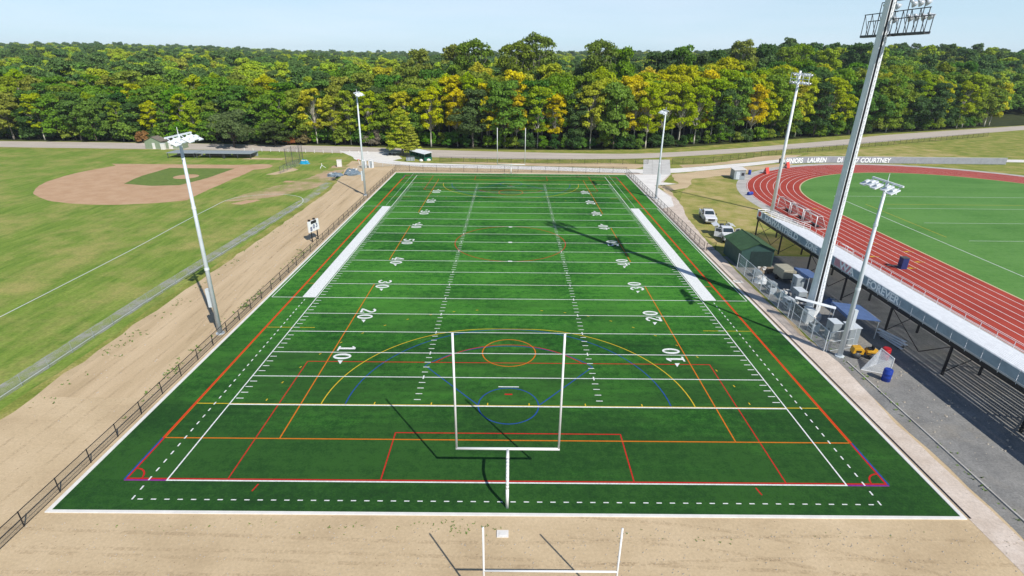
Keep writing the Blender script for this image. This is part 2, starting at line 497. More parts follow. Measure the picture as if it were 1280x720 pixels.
def smooth_line(pts, k=8):
    """Catmull-Rom through the points"""
    P = [Vector(p) for p in pts]
    P = [P[0] * 2 - P[1]] + P + [P[-1] * 2 - P[-2]]
    out = []
    for i in range(1, len(P) - 2):
        for j in range(k):
            t = j / k
            a, b, c, d = P[i - 1], P[i], P[i + 1], P[i + 2]
            q = 0.5 * ((2 * b) + (c - a) * t + (2 * a - 5 * b + 4 * c - d) * t * t + (3 * b - a - 3 * c + d) * t ** 3)
            out.append(tuple(q))
    out.append(tuple(P[-2]))
    return out

# ------------------------------------------------------------------ terrain
TREELINE = [(-420, 176), (-260, 168), (-133, 163.5), (-66, 162), (-30, 158), (-10, 155.5), (20, 155.5), (44, 157.5), (80, 174), (112, 190),
            (168, 214), (260, 252), (420, 320)]
def treeline_y(x):
    for (x0, y0), (x1, y1) in zip(TREELINE[:-1], TREELINE[1:]):
        if x <= x1:
            return y0 + (y1 - y0) * (x - x0) / (x1 - x0)
    return TREELINE[-1][1]
def sstep(t):
    t = max(0.0, min(1.0, t))
    return t * t * (3 - 2 * t)
def hgt(x, y):
    d = y - treeline_y(max(-420, min(420, x))) - 12
    if d <= 0:
        return 0.0
    az = math.atan2(x, y + 30)
    h = 4.5 * sstep(d / 380) + 6.0 * sstep((d - 400) / 1300)
    h += (13.0 * math.exp(-((az + 0.60) / 0.22) ** 2) + 9.0 * math.exp(-((az - 0.22) / 0.22) ** 2)) * sstep((d - 60) / 900)
    h += 15.0 * sstep((az - 0.24) / 0.22) * sstep(d / 120)
    h += 4.0 * mnoise.noise(Vector((x / 260, y / 260, 1.7))) * sstep(d / 200)
    return h

xs = [-3200, -2600, -2000, -1500, -1150, -900, -700] + list(range(-560, 561, 28)) + [700, 900, 1150, 1500, 2000, 2600, 3200]
ys = [-200, -60, 60, 150] + list(range(162, 600, 16)) + [640, 700, 780, 880, 1000, 1150, 1350, 1600, 1900, 2300, 2800, 3600]
g = MB()
vs = [(x, y, hgt(x, y)) for y in ys for x in xs]
nx = len(xs)
fs = [(j * nx + i, j * nx + i + 1, (j + 1) * nx + i + 1, (j + 1) * nx + i) for j in range(len(ys) - 1) for i in range(nx - 1)]
g.add(vs, fs)
ground = struct(g.build('ground', M['verge'], smooth=True), 'wide sheet of rough ground rising into wooded hills')

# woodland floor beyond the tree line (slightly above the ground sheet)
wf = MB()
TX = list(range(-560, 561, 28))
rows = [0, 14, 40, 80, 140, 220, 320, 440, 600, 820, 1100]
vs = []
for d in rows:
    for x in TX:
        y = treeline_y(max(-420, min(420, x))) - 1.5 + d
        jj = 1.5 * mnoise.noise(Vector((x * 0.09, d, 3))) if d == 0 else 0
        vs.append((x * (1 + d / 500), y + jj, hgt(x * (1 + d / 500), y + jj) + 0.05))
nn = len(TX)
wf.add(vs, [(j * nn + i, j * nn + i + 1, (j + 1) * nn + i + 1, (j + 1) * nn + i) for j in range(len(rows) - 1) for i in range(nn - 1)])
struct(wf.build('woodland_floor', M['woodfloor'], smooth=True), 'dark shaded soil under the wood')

# ------------------------------------------------------------------ flat ground areas
Z1, Z2, Z3, Z4 = 0.006, 0.012, 0.018, 0.024
# left sports ground
lg = wob([(-240, -30), (-43.6, -30), (-43.3, 30), (-43.0, 60), (-43.2, 76), (-45.5, 95), (-49, 110), (-50.5, 122), (-47.5, 134), (-49.5, 142.0), (-70, 144.6), (-90, 145.8), (-240, 147)],
         0.5, 2.0, 1)
struct(MB().poly(lg, Z1).build('grass', M['grass']), 'mown grass outfield left of the synthetic pitch')
# bare soil around the pitch
soil = wob([(-42.2, -34), (33, -34), (33.5, 8), (31, 112), (34, 117), (0, 122.5), (-20, 124.0), (-33, 129.5), (-40, 129), (-47, 130), (-46.5, 121),
            (-43.5, 108), (-41.5, 92), (-41.6, 60), (-42.4, 30)], 0.45, 2.0, 2)
struct(MB().poly(soil, Z1).build('soil', M['dirt']), 'bare sandy soil around the synthetic pitch')
so2 = wob([(-41.5, 10), (-31.2, 10), (-31.2, 112), (-38, 118), (-40.8, 92), (-41.0, 60)], 0.3, 2.0, 5)
struct(MB().poly(so2, Z2).build('graded_soil', M['dirt_ruts']), 'graded soil strip with wheel marks left of the pitch')
so3 = wob([(-60, 80), (-52, 84), (-46, 93), (-44, 103), (-45.5, 122), (-49.5, 123), (-50.0, 112), (-53, 100), (-58, 90)], 0.9, 1.6, 11)
struct(MB().poly(so3, Z2 + 0.002).build('worn_soil', M['worn']), 'worn tan soil beside the tarpaulin piles')
# soil left of the track
so4 = wob([(36.2, 84), (37.3, 95), (42.5, 98), (47, 108), (54, 112), (61, 113.5), (68, 121), (84, 131), (84, 133.5), (72, 128.5), (54, 120.2), (42.8, 114), (41.3, 102), (35.8, 99.5)],
          0.7, 1.5, 4)
struct(MB().poly(so4, Z2).build('soil_bank', M['dirt']), 'bare soil below the curving concrete path')
so5 = wob([(49.2, 124.2), (56, 127.2), (73, 134.8), (88, 141.5), (96, 149.5), (82, 146.3), (70, 138), (57, 130), (49.0, 128.8)], 0.4, 1.6, 6)
struct(MB().poly(so5, Z2).build('soil_verge', M['dirt']), 'soil strip between the path and the road fence')
so6 = wob([(-21, 128.2), (4.8, 125.2), (35, 121.6), (40.4, 128.5), (30, 130.6), (14, 129.2), (-12, 129.6)], 0.3, 1.6, 8)
struct(MB().poly(so6, Z2).build('soil_strip', M['dirt']), 'soil strip behind the far goal posts')
gd = wob([(36.5, 84), (41, 96), (46.5, 107), (54, 111.5), (61, 113), (70, 123), (84, 132), (80, 120), (58, 100), (53, 70),
          (52, 50), (33.6, 50), (33.6, 58), (34.6, 77)], 0.6, 2.0, 9)
struct(MB().poly(gd, Z1).build('dry_grass', M['grass_dry']), 'patchy dry grass where the pickups are parked')
struct(MB().poly([(84, 133.2), (150, 136), (150, 175), (124, 163.5), (103, 154), (90, 144)], Z1 + 0.002).build('dry_grass_bank', M['grass_dry']), 'dry grass between the lettered fence and the road fence')
struct(MB().poly(wob([(33.0, -34), (120, -34), (120, 20), (53.2, 46), (53.0, 49), (39.5, 49.5), (33.3, 49), (33.3, 20)], 0.25, 2.0, 3), Z2).build('gravel_yard', M['yard']),
       'grey gravel yard under the grandstand')
# gravel strip and white edge line on the left
ln = smooth_line([(-45.2, -30), (-45.1, 27), (-44.85, 42), (-44.2, 61.8), (-43.55, 77.0), (-44.3, 82.4), (-47.1, 85.9), (-52.9, 87.4), (-59.6, 83.2), (-60.2, 73.9), (-59.9, 62.3), (-59.3, 48.5), (-59.0, 20), (-58.8, -20)], 10)
gs = smooth_line([(-46.9, -30), (-46.8, 27), (-46.5, 42), (-45.8, 61.8), (-45.2, 77.0), (-44.8, 88), (-46.8, 100)], 8)
gs2 = smooth_line([(-44.75, -30), (-44.65, 27), (-44.4, 42), (-43.6, 61.8), (-43.0, 77.0), (-42.6, 88), (-43.2, 100)], 8)
gsm = MB().strip(wob(gs, 0.25, 5, 12, False), gs2, Z2) if False else MB().strip(gs, gs2, Z2)
struct(gsm.build('gravel_strip', M['gravel']), 'grey weedy gravel strip along the chain-link fence')
def ribbon(pts, w):
    A, B = [], []
    for i, p in enumerate(pts):
        a = Vector(pts[max(0, i - 1)]); b = Vector(pts[min(len(pts) - 1, i + 1)])
        d = (b - a).normalized()
        n = Vector((-d.y, d.x)) * w / 2
        A.append((p[0] + n.x, p[1] + n.y)); B.append((p[0] - n.x, p[1] - n.y))
    return A, B
struct(MB().strip(*ribbon(ln, 0.15), Z3 + 0.004).build('boundary_line', M['white_soft']), 'thin white boundary line curving over the left grass')

# ball diamond
MO = (-83.5, 105.5)
dia = []
for i in range(41):
    a = R(-58) - R(150) * i / 40
    dia.append((MO[0] + 28.6 * math.cos(a), MO[1] + 28.6 * math.sin(a)))
dia = [(-69.3, 121.8), (-69.0, 98), (-69.0, 88)] + dia + [(-112, 121.8)]
struct(MB().poly(wob(dia, 0.3, 1.5, 13), Z2).build('infield_dirt', M['red_dirt']), 'orange clay of the ball diamond')
struct(MB().disc((-70.5, 119.3), 4.2, Z2 + 0.002, 28).build('home_plate_circle', M['red_dirt']), 'clay circle round home plate')
struct(MB().poly(wob([(-75.2, 116.5), (-75.9, 104), (-78, 95.6), (-84, 94.4), (-92, 96.5), (-93.5, 106), (-92.8, 116.6)], 0.2, 1.2, 14), Z3).build('infield_grass', M['grass_in']),
       'grass square inside the ball diamond')
struct(MB().disc((-82, 105.3), 2.9, Z4, 24).build('pitching_mound', M['red_dirt']), 'round clay mound')
struct(MB().poly(wob([(-57.8, 78.6), (-55.2, 78), (-53.0, 81.8), (-55.4, 82.8)], 0.5, 0.8, 15), Z2).build('worn_patch', M['red_dirt']), 'small worn patch in the outfield grass')
struct(MB().poly(wob([(-55.6, 99.6), (-49.8, 99.4), (-49.8, 101.2), (-55.4, 101.6)], 0.3, 0.8, 16), Z2).build('bullpen_patch', M['red_dirt']), 'narrow clay bullpen patch')
struct(MB().poly(wob([(-63.5, 108.8), (-60.6, 108.6), (-57.4, 116), (-60.6, 118.5)], 0.4, 0.8, 17), Z2).build('dugout_apron', M['dirt']), 'pale soil beside the backstop')
struct(MB().poly(wob([(-80, 131), (-68, 130.5), (-68, 133), (-78, 134)], 0.4, 0.8, 18), Z2).build('dirt_patch', M['dirt']), 'brown patch behind the backstop')

# road
near = smooth_line([(-420, 156), (-240, 151), (-124, 148.3), (-88, 147.2), (-50.6, 143.6), (-24.4, 137.6), (5.1, 135.9), (34.8, 138.2), (56.7, 144.8), (81.2, 154.3), (124.9, 173.7), (150.7, 186.1), (260, 238), (420, 305)], 8)
far = smooth_line([(-420, 169), (-240, 164), (-133.6, 161.4), (-94.5, 160.4), (-54.7, 157.4), (-26.5, 152.3), (5.5, 149.0), (36.5, 148.0), (59.5, 154.2), (85.8, 165.3), (134, 189.5), (164, 206.6), (265, 251), (420, 318)], 8)
struct(MB().strip(near, far, Z2).build('road', M['road']), 'worn pale road curving in front of the wood')
# path
pf = smooth_line([(-52, 146), (-42.7, 139.5), (-34, 130.6), (-23, 127.3), (4.8, 124.5), (36, 121.0), (45, 122.6), (55.9, 126.6), (72.9, 134.1), (86.9, 140.5), (110, 143.5), (150, 144), (260, 140)], 8)
pn = smooth_line([(-46.5, 133.5), (-40.5, 128.8), (-33.5, 124.9), (-22.2, 121.3), (4.7, 119.1), (34.5, 115.0), (44, 116.4), (53.9, 120.4), (70.7, 128.6), (83.4, 134.6), (108, 138.2), (150, 139), (260, 135)], 8)
struct(MB().strip(pf, pn, Z3).build('path', M['concrete']), 'white concrete path behind the far end of the pitch')
struct(MB().poly(wob([(-56, 147.5), (-50, 139), (-46.6, 132), (-38, 128.8), (-33, 134.4), (-38, 147)], 0.4, 1.5, 19), Z3 + 0.003).build('junction', M['concrete']), 'pale concrete junction of path and road')
ramp_o = struct(MB().poly([(35.3, 113.9), (42.8, 114.1), (48.9, 137.4), (40.7, 137.0)], Z4).build('driveway', M['drive']), 'grey concrete driveway from road to pitch')
mr = MB()
for k in range(1, 9):
    t = k / 9
    mr.seg((35.3 + 5.4 * t, 113.9 + 23.1 * t), (42.8 + 6.1 * t, 114.1 + 23.3 * t), 0.08, Z4 + 0.004)
for k in (1, 2):
    t = k / 3
    mr.seg((35.3 + 7.5 * t, 114.0), (40.7 + 8.2 * t, 137.2), 0.06, Z4 + 0.006)
mr.build('slab_joint', plain('joint_grey', (0.22, 0.21, 0.2), 0.9), ramp_o)
walk = [(30.95, 116), (30.95, -34), (33.6, -34), (32.8, 7), (33.6, 17), (32.6, 23), (32.8, 36), (33.1, 47), (33.3, 57), (34.4, 72), (36.0, 80), (36.6, 86), (35.6, 95), (35.0, 100.5)]
walkp = [(30.95, 116), (30.95, -34)] + wob(walk[2:], 0.18, 1.0, 21, False, 0.8) + [(41.5, 102.3), (38.2, 104), (42.8, 114.1), (35.2, 114.4), (34.5, 116)]
struct(MB().poly(walkp, Z3).build('walkway', M['walk']), 'dusty concrete walkway between pitch and grandstand')
struct(MB().poly(wob([(31.2, 113.5), (31.2, 78), (34.2, 80), (35.8, 88), (35.1, 100), (40.8, 102), (37.5, 104), (42.5, 114)], 0.15, 1.2, 22), Z4 - 0.002).build('concrete_apron', M['concrete']),
       'clean pale concrete at the corner of the pitch')

# running track
TC, RI, RO = (103.0, 83.0), 36.6, 48.6
def oval(r, n=48):
    out = []
    for i in range(n + 1):
        a = PI * i / n
        out.append((TC[0] - r * math.cos(a), TC[1] + r * math.sin(a)))
    for i in range(n + 1):
        a = PI * i / n
        out.append((TC[0] + r * math.cos(a), -1.4 - r * math.sin(a)))
    return out
trk = struct(MB().strip(oval(RO), oval(RI), Z4, True).build('running_track', M['track']), 'red running track round the green stadium field')
tl = MB()
for k in range(1, 8):
    r = RI + (RO - RI) * k / 8 * 0.985
    tl.strip(oval(r + 0.045), oval(r - 0.045), Z4 + 0.004, True)
tl.strip(oval(RO - 0.12), oval(RO - 0.24), Z4 + 0.004, True)
tl.build('lane_lines', M['white'], trk)
tm = MB()
for y, x0 in ((64, 57.4), (56, 60.0), (49.5, 56.2), (44.5, 58.8), (71.8, 64.0), (79, 62.6), (52, 63.4), (47.2, 61.8)):
    tm.add([(x0, y, Z4 + .008), (x0 + 1.0, y + 0.25, Z4 + .008), (x0 + 1.0, y - 0.25, Z4 + .008)], [(0, 1, 2)])
    tm.rect(x0 + 1.05, y - 0.05, x0 + 1.9, y + 0.05, Z4 + .008)
tm.build('lane_marks', M['yellow'], trk)
struct(MB().strip(oval(RI + 0.16), oval(RI - 0.12), Z4 + 0.006, True).build('track_edge', plain('edge_tan', (0.55, 0.45, 0.27), 0.8)), 'tan inner edge of the running track')
struct(MB().strip(oval(RO + 2.3), oval(RO), Z3 + 0.002, True).build('track_apron', M['asphalt']), 'grey apron outside the running track')
inf = struct(MB().poly(oval(RI - 0.1), Z3 + 0.004).build('stadium_field', M['turf2']), 'bright green field inside the running track')
sl = MB()
sl.rect(73.7, -10, 73.85, 90.8, Z4 + 0.004).rect(73.86, 90.68, 132, 90.8, Z4 + 0.004)
for y in (80.0, 69.0, 58.0, 47.0, 36.0, 25.0, 14):
    sl.rect(79, y, 130, y + 0.1, Z4 + 0.004)
sl.build('field_lines', M['white_soft'], inf)
sl = MB()
sl.rect(79.6, 83.4, 125, 83.5, Z4 + 0.006).rect(76.5, 60, 76.6, 83.4, Z4 + 0.006)
sl.build('training_lines', M['yellow'], inf)
struct(MB().rect(51.9, -34, 54.3, 76, Z3 + 0.005).build('grandstand_walk', M['asphalt']), 'grey walk between grandstand and running track')

# ------------------------------------------------------------------ the synthetic pitch
ZT = 0.035
turf = MB().rect(-30.48, -2.85, 30.48, 112.75, ZT).build('pitch', M['turf'])
struct(turf, 'green synthetic pitch crowded with coloured lines')
FY = 109.728
def mirr(f):
    """draw a marking at both ends: f(sign, transform y)"""
    f(lambda y: y)
    f(lambda y: FY - y)
W = 24.384
zb, zr, zy, zo, zw, zs, zh, zn = [ZT + 0.004 + 0.002 * i for i in range(8)]
# white football lines
yl = MB()
for k in range(1, 20):
    y = (10 + 5 * k) * YD
    yl.rect(-W, y - 0.055, W, y + 0.055, zw)
yl.rect(-W, 10 * YD - 0.075, W, 10 * YD + 0.075, zw).rect(-W, FY - 10 * YD - 0.075, W, FY - 10 * YD + 0.075, zw)
yl.build('yard_lines', M['white'], turf)
sb = MB()
for s in (-1, 1):
    sb.rect(min(s * W, s * (W + 0.11)), -0.12, max(s * W, s * (W + 0.11)), FY + 0.12, zs)
sb.rect(-W, -0.12, W, 0.0, zs).rect(-W, FY, W, FY + 0.12, zs)
for s in (-1, 1):
    a, b = sorted((s * (W + 0.9), s * 27.2))
    for y in (35 * YD, 85 * YD):
        sb.rect(*sorted((s * 26.35, s * 30.2))[:1], y - 0.05, sorted((s * 26.35, s * 30.2))[1], y + 0.05, zs)
    sb.rect(min(s * 30.1, s * 30.2), 35 * YD, max(s * 30.1, s * 30.2), 85 * YD, zs)
sb.build('boundary_lines', M['white'], turf)
cb = MB()
for s in (-1, 1):
    a, b = sorted((s * (W + 0.22), s * 26.3))
    cb.rect(a, 35 * YD, b, 85 * YD, zs)
cb.build('coach_boxes', M['white'], turf)
hm = MB()
for k in range(11, 110):
    y = k * YD
    if k > 10 and k < 110:
        for s in (-1, 1):
            if k % 5:
                hm.rect(s * 8.13 - 0.3, y - 0.05, s * 8.13 + 0.3, y + 0.05, zh)
                a, b = sorted((s * (W - 0.12), s * (W - 0.78)))
                hm.rect(a, y - 0.05, b, y + 0.05, zh)
            else:
                hm.rect(s * 8.13 - 0.06, y - 0.3, s * 8.13 + 0.06, y + 0.3, zh)
hm.build('hash_marks', M['white'], turf)
ds = MB()
k = 0
y = -1.9
while y < FY + 1.9:
    if not (34.9 * YD < y < 85 * YD):
        for s in (-1, 1):
            ds.rect(s * 25.75 - 0.055, y, s * 25.75 + 0.055, y + 0.38, zw)
    y += YD
x = -25.2
while x < 25.3:
    for yy in (-1.9, FY + 1.8):
        ds.rect(x - 0.18, yy, x + 0.18, yy + 0.085, zw)
    x += YD
ds.build('dashed_lines', M['white'], turf)
wt = MB()
for yy in (12.2, FY - 12.2):
    wt.rect(-0.95, yy - 0.06, 0.95, yy + 0.06, zs)
for yy in (45.9, 54.864, 63.8):
    wt.rect(-0.3, yy - 0.28, 0.3, yy - 0.06, zh).rect(-0.3, yy + 0.06, 0.3, yy + 0.28, zh) if yy == 54.864 else wt.rect(-0.32, yy - 0.3, 0.32, yy + 0.12, zh)
wt.build('centre_ticks', M['white'], turf)
# red soccer lines
rd = MB()
def soccer(T):
    def rr(x0, y0, x1, y1):
        ya, yb = sorted((T(y0), T(y1)))
        rd.rect(x0, ya, x1, yb, zr)
    rr(-W - 3.05, 0.03, W + 3.05, 0.17)
    for s in (-1, 1):
        rr(min(s * 20.1, s * 20.2), 0.17, max(s * 20.1, s * 20.2), 16.5)
        rr(min(s * 9.1, s * 9.2), 0.17, max(s * 9.1, s * 9.2), 5.5)
        a, b = sorted((s * 27.32, s * 27.46))
        rr(a, 0.17, b, 4.6)
        rd.seg((s * 17.75, T(-0.35)), (s * 17.9, T(-1.05)), 0.11, zr)
        a0 = PI / 2 if s > 0 else 0.0
        pts0 = [(s * 27.39 - s * 1.1 * math.cos(t), T(0.1 + 1.1 * math.sin(t))) for t in [PI / 2 * i / 10 for i in range(11)]]
        pts1 = [(s * 27.39 - s * 0.98 * math.cos(t), T(0.1 + 0.98 * math.sin(t))) for t in [PI / 2 * i / 10 for i in range(11)]]
        rd.strip(pts0, pts1, zr + 0.001)
    rr(-20.1, 16.4, 20.1, 16.52)
    rr(-9.1, 5.4, 9.1, 5.52)
    rr(-0.35, 10.9, 0.35, 11.1)
    a = math.asin(5.5 / 9.15)
    rd.strip([(9.2 * math.cos(t), T(11 + 9.2 * math.sin(t))) for t in [a + (PI - 2 * a) * i / 32 for i in range(33)]],
             [(9.09 * math.cos(t), T(11 + 9.09 * math.sin(t))) for t in [a + (PI - 2 * a) * i / 32 for i in range(33)]], zr + 0.001)
mirr(soccer)
rd.arc((0, FY / 2), 9.08, 9.2, 0, 2 * PI, zr, 96)
rd.build('red_lines', M['red'], turf)
# scarlet and orange touchlines
sc = MB()
for s in (-1, 1):
    a, b = sorted((s * 27.38, s * 27.56))
    sc.rect(a, 4.6, b, FY - 4.6, zr + 0.001)
sc.build('scarlet_lines', M['scarlet'], turf)
og = MB()
def orange(T):
    def rr(x0, y0, x1, y1, z=zo):
        ya, yb = sorted((T(y0), T(y1)))
        og.rect(x0, ya, x1, yb, z)
    rr(-27.3, 4.55, 27.3, 4.67)
    for s in (-1, 1):
        a, b = sorted((s * 18.17, s * 18.28))
        rr(a, 4.67, b, 36.6)
        a, b = sorted((s * 24.6, s * 27.3))
        rr(a, 36.55, b, 36.65)
    og.arc((0, T(18.55)), 2.7, 2.81, 0, 2 * PI, zo + 0.001, 48)
mirr(orange)
for s in (-1, 1):
    a, b = sorted((s * 18.17, s * 18.28))
    og.rect(a, 46, b, 63.7, zo)
    a, b = sorted((s * 27.3, s * 27.36))
    og.rect(a, 4.6, b, FY - 4.6, zo)
og.build('orange_lines', M['orange'], turf)
# yellow field hockey lines
ye = MB()
def hockey(T):
    def rr(x0, y0, x1, y1):
        ya, yb = sorted((T(y0), T(y1)))
        ye.rect(x0, ya, x1, yb, zy)
    g0 = 10 * YD
    rr(-27.3, g0 + 0.06, 27.3, g0 + 0.16)
    def q(r, t, s):
        return (s * (1.83 + r * math.cos(t)), T(g0 + r * math.sin(t)))
    for s in (-1, 1):
        ts = [PI / 2 * i / 30 for i in range(31)]
        ye.strip([q(14.68, t, s) for t in ts], [q(14.58, t, s) for t in ts], zy + 0.001)
        a, b = sorted((s * 21.9, s * 27.3))
        rr(a, 23.72, b, 23.81)
        a, b = sorted((s * 26.4, s * 27.3))
        rr(a, 31.95, b, 32.05)
        for x in (1.83, 6.8, 11.8):
            rr(s * x - 0.05, g0 + 0.16, s * x + 0.05, g0 + 0.5)
        for i in range(0, 11):
            t = PI / 2 * (i + 0.2) / 11
            if t < PI / 2:
                t2 = t + 0.3 / 19.6
                ye.strip([q(19.69, t, s), q(19.69, t2, s)], [q(19.59, t, s), q(19.59, t2, s)], zy + 0.001)
    rr(-1.83, g0 + 14.58, 1.83, g0 + 14.68)
mirr(hockey)
ye.build('yellow_lines', M['yellow'], turf)
# blue lacrosse lines
bl = MB()
def lax(T):
    g0 = 9.35
    bl.arc((0, T(g0)), 2.6, 2.71, 0, 2 * PI, zb, 48)
    for r, a0 in ((14.4, 0.0), (10.6, R(38))):
        ts = [a0 + (PI - 2 * a0) * i / 48 for i in range(49)]
        bl.strip([(r * math.cos(t), T(g0 + r * math.sin(t))) for t in ts], [((r - 0.11) * math.cos(t), T(g0 + (r - 0.11) * math.sin(t))) for t in ts], zb + 0.001)
    for s in (-1, 1):
        a = R(38)
        bl.seg((s * 2.7, T(g0)), (s * 10.55 * math.cos(a), T(g0 + 10.55 * math.sin(a))), 0.11, zb)
        ya, yb = sorted((T(0.0), T(4.6)))
        x0, x1 = sorted((s * 27.47, s * 27.6))
        bl.rect(x0, ya, x1, yb, zb)
        ya, yb = sorted((T(-0.12), T(0.02)))
        x0, x1 = sorted((s * 24.5, s * 27.5))
        pu.rect(x0, ya, x1, yb, zb)
pu = MB()
mirr(lax)
pu.build('purple_lines', M['purple'], turf)
bl.build('blue_lines', M['blue'], turf)

# numerals, built from strokes in a 1.2 x 1.83 m cell
def stroke(mb, pts, w, tf, z):
    for i, (p, q) in enumerate(zip(pts[:-1], pts[1:])):
        dx, dy = q[0] - p[0], q[1] - p[1]
        l = math.hypot(dx, dy)
        ex, ey = dx / l * 0.03, dy / l * 0.03
        n_ = (-dy / l * w / 2, dx / l * w / 2)
        c = [(p[0] - ex + n_[0], p[1] - ey + n_[1]), (p[0] - ex - n_[0], p[1] - ey - n_[1]), (q[0] + ex - n_[0], q[1] + ey - n_[1]), (q[0] + ex + n_[0], q[1] + ey + n_[1])]
        zz = z + 0.0003 * (i % 2)
        mb.add([(*tf(*k), zz) for k in c], [(0, 1, 2, 3)])
def ell(cx, cy, rx, ry, a0, a1, n=12):
    return [(cx + rx * math.cos(R(a0 + (a1 - a0) * i / n)), cy + ry * math.sin(R(a0 + (a1 - a0) * i / n))) for i in range(n + 1)]
def digit(mb, d, tf, z):
    if d == '0':
        n = 28
        O = [tf(0.6 + 0.58 * math.cos(2 * PI * i / n), 0.915 + 0.915 * math.sin(2 * PI * i / n)) for i in range(n)]
        I = [tf(0.6 + 0.22 * math.cos(2 * PI * i / n), 0.915 + 0.70 * math.sin(2 * PI * i / n)) for i in range(n)]
        mb.strip(O, I, z, True)
    elif d == '1':
        stroke(mb, [(0.62, 0.14), (0.62, 1.80)], 0.34, tf, z)
        stroke(mb, [(0.18, 0.10), (1.06, 0.10)], 0.19, tf, z + 0.0007)
        stroke(mb, [(0.22, 1.45), (0.52, 1.72)], 0.2, tf, z + 0.0007)
    elif d == '2':
        stroke(mb, ell(0.58, 1.35, 0.40, 0.36, 165, -25, 9) + [(0.2, 0.2)], 0.27, tf, z)
        stroke(mb, [(0.1, 0.13), (1.1, 0.13)], 0.26, tf, z + 0.0007)
        stroke(mb, [(1.0, 0.2), (1.05, 0.5)], 0.14, tf, z + 0.0014)
    elif d == '3':
        stroke(mb, ell(0.55, 1.36, 0.38, 0.34, 160, -80, 9), 0.26, tf, z)
        stroke(mb, ell(0.55, 0.52, 0.44, 0.40, 80, -160, 9), 0.28, tf, z + 0.0007)
    elif d == '4':
        stroke(mb, [(0.78, 0.05), (0.78, 1.80)], 0.30, tf, z)
        stroke(mb, [(0.70, 1.72), (0.12, 0.62)], 0.16, tf, z + 0.0007)
        stroke(mb, [(0.06, 0.55), (1.16, 0.55)], 0.2, tf, z + 0.0014)
        stroke(mb, [(0.52, 0.08), (1.04, 0.08)], 0.16, tf, z + 0.0021)
    elif d == '5':
        stroke(mb, [(0.22, 1.70), (1.06, 1.70)], 0.24, tf, z)
        stroke(mb, [(0.28, 1.66), (0.25, 1.0)], 0.17, tf, z + 0.0007)
        stroke(mb, ell(0.55, 0.60, 0.43, 0.48, 120, -160, 10), 0.27, tf, z + 0.0014)
nm = MB()
for k, txt in enumerate(['10', '20', '30', '40', '50', '40', '30', '20', '10']):
    yc = (20 + 10 * k) * YD
    for side in (-1, 1):
        for j, ch in enumerate(txt):
            # reading direction: left side runs towards -y, right side towards +y
            r0 = 0.22 if j else -1.42
            if side < 0:
                tf = lambda a, b, r0=r0, yc=yc: (-17.9 + b, yc - (r0 + a))
            else:
                tf = lambda a, b, r0=r0, yc=yc: (17.9 - b, yc + (r0 + a))
            digit(nm, ch, tf, zn)
        if txt != '50':
            s = -1 if k < 4 else 1
            y0 = yc + s * 1.62
            xx = side * 16.95
            nm.add([(xx - 0.26, y0, zn), (xx + 0.26, y0, zn), (xx - side * 0.2, y0 + s * 0.72, zn)], [(0, 1, 2)])
nm.build('yard_numbers', M['white'], turf)

# kerb round the pitch
kb = MB()
kb.bb((-30.78, -3.09, -0.05), (30.78, -2.85, 0.075))
kb.bb((-30.78, -2.849, -0.05), (-30.48, 112.75, 0.075)).bb((30.48, -2.849, -0.05), (30.78, 112.75, 0.075))
kb.bb((-30.78, 112.751, -0.05), (30.78, 113.05, 0.075))
struct(kb.build('kerb', M['kerb'], bevel=0.015), 'white concrete kerb framing the pitch')
dg = MB().bb((31.0, -3, -0.02), (31.12, 113, 0.05)).build('drain_slot', M['black'])
struct(dg, 'dark drain slot along the right kerb')

# ------------------------------------------------------------------ goals
def gooseneck(name, label, y_end, s):
    """football goal: s=-1 near end (post behind line at smaller y)"""
    loc = (0, y_end, 0)
    t = thing(name, label, 'goal', loc, 0, 'football goal posts on the pitch')
    p = MB()
    base_y = s * 2.35
    pts = [(0, base_y, 0.0), (0, base_y, 1.7)]
    for i in range(1, 9):
        a = PI / 2 * i / 8
        pts.append((0, base_y - s * 1.35 * (1 - math.cos(a)), 1.7 + 1.3 * math.sin(a)))
    pts.append((0, 0.0, 3.0))
    p.path(pts, 0.105, 12)
    p.build('post', M['goalwhite'], t, True)
    MB().tube((-3.62, 0, 3.05), (3.62, 0, 3.05), 0.095, n=12).build('crossbar', M['goalwhite'], t, True)
    for x in (-3.556, 3.556):
        MB().tube((x, 0, 3.1), (x, 0, 12.15), 0.075, n=10).build('upright', M['goalwhite'], t, True)
    return t
gooseneck('goal_posts', 'tall white goal posts on a single curved post at the near end of the pitch', 0.0, -1)
gooseneck('goal_posts', 'distant white goal posts beyond the far end line, in front of the wood', FY, 1)
t = thing('goal_posts', 'white H-shaped goal posts standing on the bare soil in front of the pitch', 'goal', (2.35, -9.7, 0), 0)
MB().tube((-3.52, 0, 3.05), (3.52, 0, 3.05), 0.055, n=10).build('crossbar', M['goalwhite'], t, True)
for x in (-3.55, 3.55):
    MB().tube((x, 0, 0), (x, 0, 6.15), 0.055, n=10).build('upright', M['goalwhite'], t, True)

